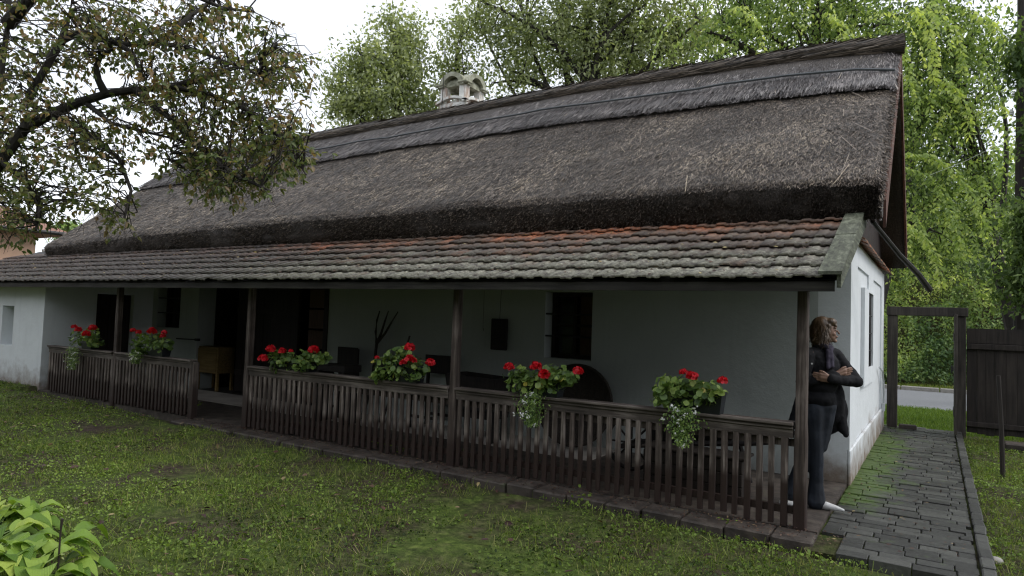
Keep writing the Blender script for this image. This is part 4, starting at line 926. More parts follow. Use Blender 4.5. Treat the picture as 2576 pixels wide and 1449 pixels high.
# light olive tree left of the chimney
d_ = 19.
c = D(985, 400, d_)
tree('acacia_tree', 'pale olive tree with an airy crown behind the thatch, left of the chimney', 'tree', (c[0], c[1], -.1), D(1000, 90, d_), [B_(1005, 85, 62, 78, d_), B_(960, 160, 90, 75, d_), B_(890, 205, 68, 85, d_), B_(1040, 200, 70, 80, d_), B_(860, 275, 62, 45, d_), B_(960, 265, 115, 60, d_), B_(1075, 275, 60, 60, d_)], 330, 46, .125, 'olive_leaf', .16, 'trees behind the farmhouse', .36, seed=1, nb=160, limbs=12)
d_ = 20.; c = D(1150, 400, d_)
tree('slender_tree', 'sparse slender tree with thin bare twigs right behind the chimney', 'tree', (c[0], c[1], -.1), D(1150, 120, d_), [B_(1150, 100, 50, 95, d_), B_(1110, 180, 40, 60, d_), B_(1190, 190, 45, 60, d_), B_(1180, 60, 26, 40, d_)], 80, 36, .12, 'olive_leaf', .08, 'trees behind the farmhouse', .34, seed=2, nb=110, limbs=9)
d_ = 19.; c = D(1500, 420, d_)
tree('spreading_tree', 'big mid green tree with dark limbs above the middle of the ridge', 'tree', (c[0], c[1], -.1), D(1480, 20, d_), [B_(1230, 30, 80, 80, d_), B_(1330, 100, 100, 80, d_), B_(1280, 190, 75, 45, d_), B_(1450, 60, 120, 100, d_), B_(1460, 160, 130, 55, d_), B_(1590, 40, 110, 100, d_), B_(1620, 130, 120, 65, d_), B_(1730, 60, 90, 90, d_), B_(1500, -120, 260, 110, d_)], 700, 46, .125, 'olive_leaf', .24, 'trees behind the farmhouse', .46, seed=3, nb=260, limbs=18)
d_ = 24.; c = D(1650, 420, d_)
tree('dark_tree', 'dark green tree filling in behind the right half of the ridge', 'tree', (c[0], c[1], -.1), D(1700, 60, d_), [B_(1560, 110, 140, 80, d_), B_(1760, 120, 130, 70, d_), B_(1950, 70, 160, 80, d_), B_(1380, 130, 100, 70, d_), B_(2130, 60, 120, 80, d_)], 140, 40, .18, 'dark_tree_leaf', .22, 'trees behind the farmhouse', .6, seed=4, nb=120, limbs=14)
d_ = 15.; c = D(2120, 500, d_+2)
tree('robinia_tree', 'bright green tree with hanging sprays above the right end of the ridge', 'tree', (c[0], c[1], -.1), D(2050, 30, d_), [B_(1850, 20, 90, 60, d_), B_(1960, 60, 110, 60, d_), B_(2080, 40, 110, 75, d_), B_(2190, 30, 100, 80, d_), B_(1800, 95, 70, 35, d_), B_(2000, -80, 260, 80, d_)], 240, 42, .105, 'robinia_leaf', .18, 'trees behind the farmhouse', .40, .3, seed=5, strands=50, nb=90, limbs=12)
d_ = 15.; c = D(2590, 700, d_+1.5)
tree('robinia_tree', 'bright green tree with long drooping sprays right of the gable, behind the gateway', 'tree', (c[0], c[1], -.1), D(2400, 180, d_), [B_(2350, 60, 95, 90, d_), B_(2450, 110, 70, 90, d_), B_(2330, 220, 85, 90, d_), B_(2440, 260, 80, 80, d_), B_(2330, 350, 90, 80, d_), B_(2460, 420, 55, 60, d_), B_(2360, 470, 100, 60, d_), B_(2330, 600, 90, 80, d_), B_(2460, 560, 70, 60, d_)], 440, 42, .10, 'robinia_leaf', .17, 'trees behind the farmhouse', .36, .35, seed=6, strands=70, nb=150, limbs=18)
SPR = [[(2275, 385), (2340, 392), (2400, 430), (2450, 500), (2485, 590)], [(2270, 420), (2330, 440), (2385, 500), (2410, 590), (2418, 660)], [(2300, 20), (2330, 60), (2345, 130), (2350, 210)], [(2360, 40), (2400, 70), (2420, 130), (2425, 190)], [(2440, 30), (2500, 60), (2530, 110), (2545, 170)], [(2270, 560), (2320, 590), (2355, 650), (2370, 720)], [(2370, 200), (2410, 230), (2435, 290), (2440, 350)], [(2270, 120), (2285, 170), (2290, 240)], [(1850, 20), (1890, 40), (1915, 80)], [(2080, 30), (2110, 60), (2125, 110)]]
sp_, sd_, sr_ = [], [], []
for pts in SPR:
    pp = [D(x, y, 13.6) for x, y in pts]; L_ = sum(np.linalg.norm(pp[i+1]-pp[i]) for i in range(len(pp)-1)); k_ = int(L_/.045); rr_0 = .6+.35*rng.rand()
    for i in range(k_):
        t = i/k_*(len(pp)-1); j = int(t); p = pp[j]*(1-t+j)+pp[j+1]*(t-j); dr = norm(pp[j+1]-pp[j])
        for q_ in range(4):
            sd = norm(rng.normal(size=3)*np.array([1, .8, .3])); sp_.append(p+sd*.06*rng.rand()); sd_.append(sd*.8+np.array([0, 0, -.8])); sr_.append(np.clip(rr_0+.1*rng.normal(), 0, 1))
o = scatter('hanging_sprays', LEAF4, np.array(sp_), np.array(sd_), rdir(len(sp_), (0, -.7, .5)), .12*(.7+.5*rng.rand(len(sp_))), 'robinia_leaf', np.array(sr_), parent=[q for q in COL.objects if q.name.startswith('robinia_tree')][-1])
d_ = 22.; c = D(2160, 700, d_)
tree('dark_tree', 'dark green tree, leaves darkened for shaded depth, behind the drooping sprays on the right', 'tree', (c[0], c[1], -.1), D(2330, 250, d_), [B_(2300, 60, 110, 80, d_), B_(2420, 170, 90, 90, d_), B_(2290, 260, 90, 110, d_), B_(2330, 450, 100, 110, d_), B_(2450, 600, 110, 90, d_), B_(2300, 600, 100, 90, d_)], 180, 38, .17, 'shade_leaf', .24, 'trees behind the farmhouse', .55, seed=7, nb=120, limbs=14)  # darker leaf colour paints shaded depth behind the sprays
d_ = 12.2; c = D(2640, 900, d_)
tree('branchy_tree', 'green branches reaching in from the right edge over the utility pole', 'tree', (c[0], c[1], -.1), D(2640, 400, d_), [B_(2610, 560, 60, 90, d_), B_(2600, 130, 45, 80, d_), B_(2585, 690, 50, 70, d_), B_(2640, 300, 40, 60, d_)], 130, 60, .12, 'dark_tree_leaf', .14, 'trees behind the farmhouse', .35, .4, seed=8, nb=40, limbs=8)
# leafy bank beyond the road : one mass of shrubs nobody could count
n = 190000; x = -12+28*rng.rand(n); t = rng.rand(n)**1.4; yy = 19.7+8.0*t+(fbm(x, t*4, .7, 76)-.5)*2.2; hgt = 6.0*(t**.62)+(fbm(x, yy, .45, 77)-.5)*4.2*np.clip(t*3, 0, 1)+(fbm(x, yy, 1.3, 78)-.5)*1.5*np.clip(t*8, .3, 1)
pos = np.stack([x, yy+rng.normal(size=n)*.1-.35*rng.rand(n), np.maximum(hgt-.25*rng.rand(n)**2, .02+.3*rng.rand(n))], 1)
cl = fbm(x, hgt, .9, 79)
o = scatter('shrub_bank', LEAF4, pos, rdir(n, (0, -.5, -.6)), rdir(n, (0, -.5, .8)), .07+.13*rng.rand(n)**1.5, 'bank_leaf', np.clip(.05+1.3*(cl-.35)+.5*rng.rand(n), 0, 1), width=.06+.12*rng.rand(n))
tag(o, 'dense bank of green shrubs and creepers beyond the road', None, kind='stuff')
xs = np.linspace(-16, 24, 80); ts = np.linspace(0, 1, 20); X, T_ = np.meshgrid(xs, ts); Yb = 21.2+8.0*T_; Zb = 6.0*T_**.62-.9+(fbm(X, Yb, .45, 77)-.5)*4.2*np.clip(T_*3, 0, 1); Zb[0] = -.2
I = np.arange(X.size).reshape(X.shape); Q = np.stack([I[:-1, :-1], I[:-1, 1:], I[1:, 1:], I[1:, :-1]], -1).reshape(-1, 4)
npb = npmesh('hill', np.stack([X, Yb, Zb], -1).reshape(-1, 3), quads=Q, mat='ground', smooth=True); tag(npb, 'dark earth slope under the shrubs beyond the road', kind='structure')
# backing trees over the bank
for k, (px, py, rx, rz, dd_, lab) in enumerate([(2400, 640, 190, 110, 31., 'dense tree on top of the shrub bank straight above the gateway'), (2250, 500, 130, 130, 33., 'dense tree far behind the gable barge board'), (2540, 500, 110, 150, 33., 'dense tree far behind the utility pole')]):
    c = D(px, 900, dd_)
    tree('dense_tree', lab, 'tree', (c[0], c[1], -.1), D(px, py, dd_), [B_(px, py, rx, rz, dd_), B_(px-rx*.5, py+40, rx*.6, rz*.7, dd_), B_(px+rx*.5, py+50, rx*.6, rz*.7, dd_)], 150, 50, .22, 'bank_leaf', .22, 'dense trees above the shrub bank', .7, seed=20+k, nb=30, limbs=8)
d_ = 42.; c = D(170, 620, d_)
tree('dense_tree', 'small distant tree top between the peach house and the thatch', 'tree', (c[0], c[1], -.1), D(170, 585, d_), [B_(170, 588, 30, 22, d_)], 60, 60, .2, 'bank_leaf', .15, None, .5, seed=31, nb=10, limbs=4)

# unseen trees added behind the camera to darken the veranda and yard
for k, (x, y, h, rr) in enumerate([(-24, -13, 9, 5.), (-15, -17, 10, 5.5), (-6, -17.5, 9.5, 5.5), (3.5, -17, 10, 5.5), (12, -13, 9.5, 5.), (9, -21, 13, 6)]):
    tree('unseen_shade_tree', ['unseen shade tree added at the far left end of the yard', 'unseen shade tree added behind the lawn, left', 'unseen shade tree added behind the lawn, middle', 'unseen shade tree added behind the lawn, right', 'unseen shade tree added near the fence corner', 'tallest unseen shade tree added at the back of the yard'][k], 'tree', (x, y, -.1), (x, y, h*.6), [((x, y, h*.55), (rr, rr*.8, h*.42)), ((x+rr*.4, y, h*.3), (rr*.8, rr*.6, h*.28))], 260, 60, .42, 'shade_leaf', .25, 'added shade trees round the yard', .9, seed=50+k, nb=10, limbs=6)
# ------------------------------------------------------------------ walnut tree, trunk left of the frame
wt = empty('walnut_tree', tuple(D(-420, 1180, 8.2)*np.array([1, 1, 0])), 'old walnut tree with browning leaves whose limbs reach in over the lawn from the left', 'tree')
base = np.array(wt.location); base[2] = -.3
TR = MB(); d0 = 8.2
fork = D(-60, 500, d0)
TR.tube([tuple(base), tuple(D(-360, 900, d0)), tuple(D(-200, 640, d0)), tuple(fork)], [.34, .25, .19, .13], 12)
limbs = [([(-60, 500), (0, 405), (60, 325), (130, 285), (205, 255), (270, 236), (340, 226), (430, 218), (520, 235), (610, 270)], .078, 8.2, 8.4),
 ([(60, 325), (75, 240), (110, 180), (150, 110), (168, 60), (185, -10), (210, -120)], .06, 8.2, 8.6),
 ([(125, 150), (160, 100), (205, 80), (265, 103), (320, 112), (400, 108), (490, 125), (580, 160), (680, 200)], .048, 8.4, 8.0),
 ([(265, 236), (247, 200), (242, 165), (256, 140), (290, 120)], .05, 8.3, 8.1), ([(300, 112), (335, 135), (352, 180), (370, 210)], .035, 8.2, 8.0),
 ([(-60, 500), (-40, 380), (0, 200), (20, 60), (30, -150)], .06, 8.2, 8.8), ([(20, 60), (120, -60), (300, -160), (480, -200)], .09, 8.6, 7.5),
 ([(130, 285), (210, 330), (300, 400), (330, 480), (310, 560)], .04, 8.2, 7.6), ([(340, 226), (420, 290), (500, 370), (590, 440), (680, 480)], .045, 8.3, 7.4),
 ([(430, 218), (540, 190), (640, 150), (700, 110)], .04, 8.4, 8.8), ([(610, 270), (690, 330), (740, 390), (770, 440)], .03, 8.4, 8.0), ([(400, 108), (480, 40), (560, -20)], .04, 8.1, 8.6),
 ([(0, 405), (60, 450), (100, 520), (90, 580)], .04, 8.2, 7.8), ([(300, -160), (420, -40), (560, 20), (640, 30)], .04, 7.8, 8.2), ([(210, 255), (280, 310), (360, 330), (440, 350), (420, 420)], .03, 8.3, 8.0)]
ends = []
for pts, r0, da, db in limbs:
    pp = [D(x, y, da+(db-da)*i/(len(pts)-1)) for i, (x, y) in enumerate(pts)]
    TR.tube([tuple(p) for p in pp], list(np.linspace(r0, r0*.3, len(pp))), 9)
    for i in range(len(pp)-1):
        for t in (0, .25, .5, .75): ends.append(pp[i]*(1-t)+pp[i+1]*t)
ends = np.array(ends)
# clump sites: (px,py,rx,ry,count,dark/olive)
regions = [(120, 80, 170, 110, 95), (330, 60, 170, 90, 95), (480, 100, 130, 110, 80), (100, 220, 130, 90, 50), (280, 330, 150, 80, 62), (60, 330, 90, 110, 50), (450, 240, 150, 90, 90), (600, 230, 110, 90, 62),
 (620, 340, 120, 75, 60), (700, 270, 90, 95, 48), (760, 180, 60, 70, 22), (730, 390, 70, 60, 24), (500, 400, 110, 70, 58), (610, 440, 100, 60, 52), (700, 420, 60, 60, 18), (540, 480, 90, 35, 20), (120, 440, 130, 70, 52), (40, 520, 70, 60, 24), (250, 420, 80, 60, 26), (250, 540, 60, 45, 16), (310, 560, 30, 30, 8), (90, 560, 70, 40, 14), (20, 600, 40, 14, 5), (690, 90, 60, 80, 16), (640, 60, 60, 50, 9), (570, 60, 40, 60, 22),
 (100, -140, 320, 120, 90), (450, -150, 260, 110, 50), (-250, 200, 240, 300, 80)]
SP = []; SD = []; SR = []; SL_ = []
for (cx, cy, rx, ry, k) in regions:
    for _ in range(k):
        a = rng.rand()*2*math.pi; q = rng.rand()**.5; px, py = cx+rx*q*math.cos(a), cy+ry*q*math.sin(a)
        s = D(px, py, 7.3+2.2*rng.rand())
        j = ((ends-s)**2).sum(1).argmin(); e0 = ends[j]; L = np.linalg.norm(s-e0)
        if L > 2.6: s = e0+(s-e0)*2.6/L
        L = np.linalg.norm(s-e0); mid = (e0+s)/2+np.array([0, 0, .12*L])+rng.normal(size=3)*.10*L; q1 = e0*.62+mid*.38+rng.normal(size=3)*.05*L+np.array([0, 0, .03*L]); q3 = s*.55+mid*.45+rng.normal(size=3)*.05*L+np.array([0, 0, .05*L])
        TR.tube([tuple(e0), tuple(q1), tuple(mid), tuple(q3), tuple(s), tuple(s+np.array([rng.normal()*.05, rng.normal()*.05, -.12]))], [.010, .008, .0065, .005, .004, .002], 4, caps=False)
        cr = rng.rand()
        for m_ in range(rng.randint(2, 4)):
            t0 = rng.rand(); o_ = mid*(1-t0)+s*t0; dr = norm(rng.normal(size=3)*np.array([1, 1, .5])+np.array([0, 0, -.45])); ll = .14+.14*rng.rand(); nl = rng.randint(2, 4)
            low = py > 380
            for q_ in range(nl):
                for sd in (-1, 1):
                    pnt = o_+dr*ll*(.35+.65*q_/max(nl-1, 1)); sv = norm(np.cross(dr, rng.normal(size=3)))
                    SP.append(pnt); SD.append(sv*sd*.8+dr*.6+np.array([0, 0, -.35])); SR.append((cr*.5+rng.rand()*.55)*(.85 if low else 1.02)-.04); SL_.append(.045+.040*rng.rand())
            SP.append(o_+dr*ll); SD.append(dr+np.array([0, 0, -.3])); SR.append(cr*.5+rng.rand()*.45); SL_.append(.085)
TR.build('trunk', 'bark', wt)
SP = np.array(SP); SD = np.array(SD); n = len(SP)
scatter('crown', LEAF6, SP, SD, rdir(n, (0, 0, .9)), np.array(SL_)*1.02, 'walnut_leaf', np.clip(SR, 0, 1), width=np.array(SL_)*1.15, parent=wt)
print('walnut leaflets', n)

# ------------------------------------------------------------------ lawn weeds, grass
def on_lawn(x, y):
    return ~((y > -.30) & (x > -14.3) & (x < .35)) & ~((x < -14.1) & (y > -.02)) & ~((x > -.64) & (x < .35) & (y > -.44))
n = 520000; x = -19+22*rng.rand(n); y = -6.5+14*rng.rand(n)
dist = np.hypot(x, y-CAM[1]); cov = fbm(x, y, 1.1, 51)+.25*fbm(x, y, 5, 52)
bare = np.clip((-y-.9)/.6, 0, 1)*.0
# barer strip by the platform and toward the right foreground
edge = np.exp(-((y+.55)/.45)**2)*.16*(x > -9.5)+np.clip((x+2.2)/2.8, 0, 1)*.10*(y < 0)
keep = on_lawn(x, y) & (cov-edge > .35+.17*rng.rand(n)) & ((y < 0) | (x > .35)) & (rng.rand(n) < np.clip(9./dist, .35, 1))
x, y = x[keep], y[keep]; n = len(x); print('weeds', n)
cl = fbm(x, y, 2.3, 53)
scatter('lawn_weeds', ROUND, np.stack([x, y, gh(x, y)+.006+.035*rng.rand(n)*cl*1.5], 1), rng.normal(size=(n, 3)), np.array([0, 0, 1.2])+rng.normal(size=(n, 3))*.42, (.009+.020*rng.rand(n)**3.5)*(.75+.6*cl), 'weed_leaf', np.clip(.9*(fbm(x, y, .8, 54)-.5)+.3+.65*(rng.rand(n)-.25), 0, 1))
o = COL.objects['lawn_weeds']; tag(o, 'low clover and weed leaves covering the lawn', None, kind='stuff')
n = 330000; x = -17+20*rng.rand(n); y = -6.5+14*rng.rand(n); cov = fbm(x, y, 1.5, 61); keep = on_lawn(x, y) & (cov > .33+.2*rng.rand(n)) & ((y < 0) | (x > .35)) & (rng.rand(n) < np.clip(8./np.hypot(x, y-CAM[1]), .2, 1)); x, y = x[keep], y[keep]; n = len(x)
o = scatter('lawn_grass', STRAW, np.stack([x, y, gh(x, y)-.003], 1), np.array([0, 0, 1.])+rng.normal(size=(n, 3))*.55, rdir(n), .03+.06*rng.rand(n)**2, 'grass_blade', rng.rand(n), width=.0045)
tag(o, 'short thin grass blades of the lawn', None, kind='stuff')
# weed tufts at the platform edge
for k, (px, py, r0) in enumerate([(965, 1135, .10), (1010, 1150, .07), (745, 1080, .05), (1350, 1185, .06), (1160, 1150, .06), (1460, 1270, .08), (490, 1030, .09), (440, 1020, .07), (1830, 1330, .05), (1375, 1195, .04)]):
    q = P(px, py, 2, -.08); n = 60; off = rng.normal(size=(n, 3))*r0*np.array([1, .8, .55]); off[:, 2] = np.abs(off[:, 2])+.01
    o = scatter('weed_clump', ROUND, q+off, rng.normal(size=(n, 3)), np.array([0, -.2, 1.])+rng.normal(size=(n, 3))*.4, .022+.02*rng.rand(n), 'weed_leaf', .45+.5*rng.rand(n))
    labs = ['bushy weed clump under the widest geranium', 'weed clump right of the bushiest one under the widest geranium', 'small yellow green weed on the platform edge near the entrance post', 'small weed on the brick kerb right of the middle post', 'low weed clump below the middle post', 'leafy weed clump in the grass below the round basket', 'tall weed at the end post of the dark railing', 'weed clump along the foot of the dark railing, left of the end post', 'tiny weed on the brick kerb below the rightmost geranium', 'tiny weed between the kerb bricks right of the middle post']
    tag(o, labs[k], 'weed', 'weed clumps along the veranda edge')
# fallen leaves on lawn
n = 420; x = -15+15*rng.rand(n); y = -4.5+4.3*rng.rand(n); keep = on_lawn(x, y); x, y = x[keep], y[keep]; n = len(x)
o = scatter('fallen_leaves', LEAF6, np.stack([x, y, gh(x, y)+.03+.015*rng.rand(n)], 1), rng.normal(size=(n, 3))*np.array([1, 1, .15]), np.array([0, 0, 1.])+rng.normal(size=(n, 3))*.35, .04+.06*rng.rand(n), 'dead_leaf', rng.rand(n)**1.3, width=.05+.05*rng.rand(n))
tag(o, 'dark brown fallen walnut leaves scattered over the grass', None, kind='stuff')
n = 260; x = -.75+1.*rng.rand(n); y = -.3+7.5*rng.rand(n); o = scatter('path_litter', LEAF4, np.stack([x, y, -.003+.004*rng.rand(n)], 1), rng.normal(size=(n, 3))*np.array([1, 1, .1]), np.array([0, 0, 1.])+rng.normal(size=(n, 3))*.2, .02+.03*rng.rand(n), 'dead_leaf', rng.rand(n)); tag(o, 'small fallen leaves on the paver path', None, kind='stuff')
n = 2600; x = -9.3+8.7*rng.rand(n); y = -.36+.34*rng.rand(n)**.8; o = scatter('kerb_litter', LEAF4, np.stack([x, y, .004+.006*rng.rand(n)], 1), rng.normal(size=(n, 3))*np.array([1, 1, .2]), np.array([0, 0, 1.])+rng.normal(size=(n, 3))*.3, .012+.025*rng.rand(n)**2, 'dead_leaf', rng.rand(n)*.9); tag(o, 'crumbs of leaves and twigs on the brick kerb', None, kind='stuff')
# verge grass beyond the gate
n = 60000; x = -3+7*rng.rand(n); y = 7.7+4.2*rng.rand(n)
o = scatter('verge_grass', STRAW, np.stack([x, y, np.full(n, -.11)], 1), np.array([0, 0, 1.])+rng.normal(size=(n, 3))*.5, rdir(n), .04+.06*rng.rand(n), 'bright_grass', rng.rand(n), width=.009); tag(o, 'bright grass verge between the gateway and the road', None, kind='stuff')
n = 30000; x = -9+16*rng.rand(n); y = 17.6+2.2*rng.rand(n)
o = scatter('far_verge_grass', STRAW, np.stack([x, y, np.full(n, -.11)], 1), np.array([0, 0, 1.])+rng.normal(size=(n, 3))*.5, rdir(n), .05+.09*rng.rand(n), 'grass_blade', rng.rand(n), width=.014); tag(o, 'brownish grass verge on the far side of the road', None, kind='stuff')

# ------------------------------------------------------------------ hosta
ho = empty('hosta', (-4.9, -4.1, -.08), 'large leaved light green hosta in the near left corner', 'plant')
def hosta_leaf(base, d, L, W, droop, rnd, V, Q, RN, UV):
    n = 14; m_ = 8; d = norm(np.array(d, float)); side = norm(np.cross(d, [0, 0, 1.])); k0 = len(V)
    for i in range(n+1):
        t = i/n; w = W*(math.sin(math.pi*min(t**.62, 1))**.8)*(1 if t < 1 else 0)
        c = np.array(base)+d*L*t+np.array([0, 0, 1.])*(L*.30*math.sin(math.pi*t*.7)-droop*L*t*t)
        for j in range(-m_//2, m_//2+1):
            s = j/(m_/2); V.append(c+side*w*s*.5+np.array([0, 0, 1.])*((abs(s)**1.3)*w*.16-.004*math.sin(t*17+s*3)*abs(s))); RN.append(rnd); UV.append((t, s*w/W*(1.-.0*t), 0))
    mm = m_+1
    for i in range(n):
        for j in range(m_): Q.append((k0+i*mm+j, k0+i*mm+j+1, k0+(i+1)*mm+j+1, k0+(i+1)*mm+j))
V, Q, RN, UV = [], [], [], []; hs = np.random.RandomState(12); stm = MB()
crowns = [(-5.05, -4.05), (-4.65, -4.15), (-5.35, -3.95), (-4.45, -4.0), (-5.1, -4.5), (-5.6, -4.2), (-4.75, -4.45), (-5.65, -3.75), (-4.25, -4.25)]
for (cx, cy) in crowns:
    for k in range(22):
        a = hs.rand()*2*math.pi; ho_ = .08+.22*hs.rand(); z = .06+.20*hs.rand(); L = .15+.08*hs.rand()
        bs_ = (cx+math.cos(a)*ho_*.8, cy+math.sin(a)*ho_*.8, -.08+z)
        hosta_leaf(bs_, (math.cos(a), math.sin(a), .15), L, L*.72, .45+.4*hs.rand(), hs.rand(), V, Q, RN, UV)
        stm.tube([(cx, cy, -.1), ((cx+bs_[0])/2, (cy+bs_[1])/2, -.08+z*.8), bs_], .005, 5)
npmesh('foliage', V, quads=Q, mat='hosta_leaf', rnd=RN, parent=ho, smooth=True, luv=UV)
stm.build('stems', 'geranium_leaf', ho)
q = P(152, 1340, 1, -4.0); b = MB(); b.tube([(q[0], q[1], -.1), tuple(q*1.0), tuple(q+np.array([.01, 0, .08]))], [.006, .005, .008], 6); b.build('seed_stalk', 'tool_wood', ho)

# ------------------------------------------------------------------ person
O = np.array([-.872, .826, .0]); pr = np.array([.992, .127, 0]); pt = np.array([.127, -.992, 0])
def W(a, b_, z): return O+pr*a+pt*b_+np.array([0, 0, z])
per = empty('person', tuple(O), 'person in dark jacket and flared jeans standing cross armed by the right post', 'person')
def blob(name, prims, mat, parent, voxel=.008, smooth=3):
    bm = bmesh.new()
    for p in prims:
        if p[0] == 'c':
            _, a, ra, c, rc = p; a = W(*a); c = W(*c); n = max(2, int(np.linalg.norm(c-a)/(min(ra, rc)*.30))+1)
            for i in range(n+1):
                t = i/n; q = a*(1-t)+c*t; bmesh.ops.create_icosphere(bm, subdivisions=2, radius=ra*(1-t)+rc*t, matrix=Matrix.Translation(q))
        else:
            _, c, rad, rz = p; M_ = Matrix.Translation(W(*c)) @ Matrix.Rotation(math.atan2(pr[1], pr[0])+rz, 4, 'Z') @ Matrix.Diagonal((*rad, 1)); bmesh.ops.create_icosphere(bm, subdivisions=3, radius=1, matrix=M_)
    l = parent_world(parent)
    for v in bm.verts: v.co -= l
    me = bpy.data.meshes.new(name); bm.to_mesh(me); bm.free(); me.materials.append(MATS[mat]); o = bpy.data.objects.new(name, me); link(o); o.parent = parent
    r = o.modifiers.new('remesh', 'REMESH'); r.mode = 'VOXEL'; r.voxel_size = voxel; r.use_smooth_shade = True
    s = o.modifiers.new('smooth', 'SMOOTH'); s.factor = .5; s.iterations = smooth
    if name in ('jacket', 'jeans', 'scarf'):
        tx = bpy.data.textures.new(name+'_folds', 'CLOUDS'); tx.noise_scale = .07 if name != 'jeans' else .11; tx.noise_depth = 1; dm = o.modifiers.new('folds', 'DISPLACE'); dm.texture = tx; dm.texture_coords = 'GLOBAL'; dm.strength = .013; dm.mid_level = .5
    return o
hz = 1.60
C = lambda a, ra, c, rc: ('c', a, ra, c, rc)
El = lambda c, rad, rz=0.: ('e', c, rad, rz)
def hand(w, d, up, thumb, s=1.):
    """fingers fan from the wrist point w along d"""
    w = np.array(w); d = norm(np.array(d)); up = norm(np.array(up)); out = [C(tuple(w), .026, tuple(w+d*.07), .024), C(tuple(w+up*.018), .02, tuple(w+d*.075+up*.024), .018), C(tuple(w-up*.018), .02, tuple(w+d*.07-up*.024), .017)]
    cv = norm(np.array(thumb))
    for k, (o_, L) in enumerate(((.030, .062), (.011, .072), (-.009, .068), (-.028, .054))):
        a = w+d*.075+up*o_; m_ = a+d*L*.55+cv*.004; e_ = a+d*L*.9+cv*.022
        out += [C(tuple(a), .0095, tuple(m_), .0088), C(tuple(m_), .0088, tuple(e_), .0075)]
    a = w+d*.02+up*.03; out += [C(tuple(a), .012, tuple(a+d*.035+up*.022), .010), C(tuple(a+d*.035+up*.022), .010, tuple(a+d*.062+up*.024+cv*.006), .0085)]
    return out
skin = [El((.015, .02, hz), (.082, .070, .108)), El((.045, .022, hz-.055), (.055, .050, .055)), C((.103, .034, hz+.005), .006, (.118, .036, hz-.022), .0105), El((.094, .032, hz-.052), (.014, .020, .011)), El((.086, .03, hz-.092), (.018, .020, .017)),
        El((.083, .03, hz+.03), (.018, .042, .012)), El((.070, .050, hz-.03), (.025, .022, .022)), El((.0, .092, hz-.012), (.020, .010, .030)), El((.0, -.052, hz-.012), (.020, .010, .030)),
        C((-.01, .01, hz-.08), .050, (-.02, .0, 1.42), .054), El((-.02, 0, 1.26), (.14, .10, .17)), El((-.03, 0, 1.0), (.11, .09, .13)), El((-.04, .0, .90), (.13, .11, .10)),
        C((-.12, .13, 1.38), .045, (-.16, .17, 1.14), .037), C((-.16, .17, 1.14), .036, (.08, .13, 1.20), .026), C((.08, -.12, 1.38), .045, (.25, -.02, 1.15), .037), C((.25, -.02, 1.15), .036, (.06, .19, 1.175), .026),
        C((-.08, .07, .9), .075, (-.06, .08, .48), .048), C((-.06, .08, .48), .045, (-.06, .06, .09), .034), C((-.02, -.06, .9), .075, (-.14, .02, .50), .048), C((-.14, .02, .50), .045, (-.27, .17, .10), .034)]
skin += hand((.10, .125, 1.205), (.8, -.35, .30), (.0, .3, .9), (.3, -1, 0)) + hand((.045, .195, 1.175), (-.95, .12, .12), (0, .2, .95), (.0, -1, 0))
body = blob('body', skin, 'skin', per, .0045, 2)
for s in (0,):
    b = MB(); bm_c = W(.0855, .058, hz+.008); 
    bm = bmesh.new()
    for c in (W(.0875, .052, hz+.006), W(.0895, .012, hz+.006)): bmesh.ops.create_icosphere(bm, subdivisions=2, radius=.0055, matrix=Matrix.Translation(Vector(c)-Vector(O)))
    me = bpy.data.meshes.new('eyes'); bm.to_mesh(me); bm.free(); me.materials.append(MATS['eye_dark']); o = bpy.data.objects.new('eyes', me); link(o); o.parent = per
bm = bmesh.new(); bmesh.ops.create_icosphere(bm, subdivisions=2, radius=1, matrix=Matrix.Translation(Vector(W(.104, .033, hz-.053))-Vector(O)) @ Matrix.Diagonal((.007, .018, .007, 1))); me = bpy.data.meshes.new('lips'); bm.to_mesh(me); bm.free(); me.materials.append(MATS['lips']); o = bpy.data.objects.new('lips', me); link(o); o.parent = per
hairp = [El((-.022, .018, hz+.034), (.098, .092, .098)), El((-.055, .02, hz-.03), (.078, .088, .10)), El((.045, .02, hz+.075), (.058, .07, .045)), C((.075, .0, hz+.068), .022, (.092, .055, hz+.045), .014), C((.03, .085, hz+.04), .024, (-.005, .092, hz-.06), .02), C((.03, -.045, hz+.04), .024, (-.005, -.055, hz-.06), .02), El((-.06, .03, hz-.10), (.06, .075, .045))]
hair = blob('hair', hairp, 'hair', per, .007, 2)
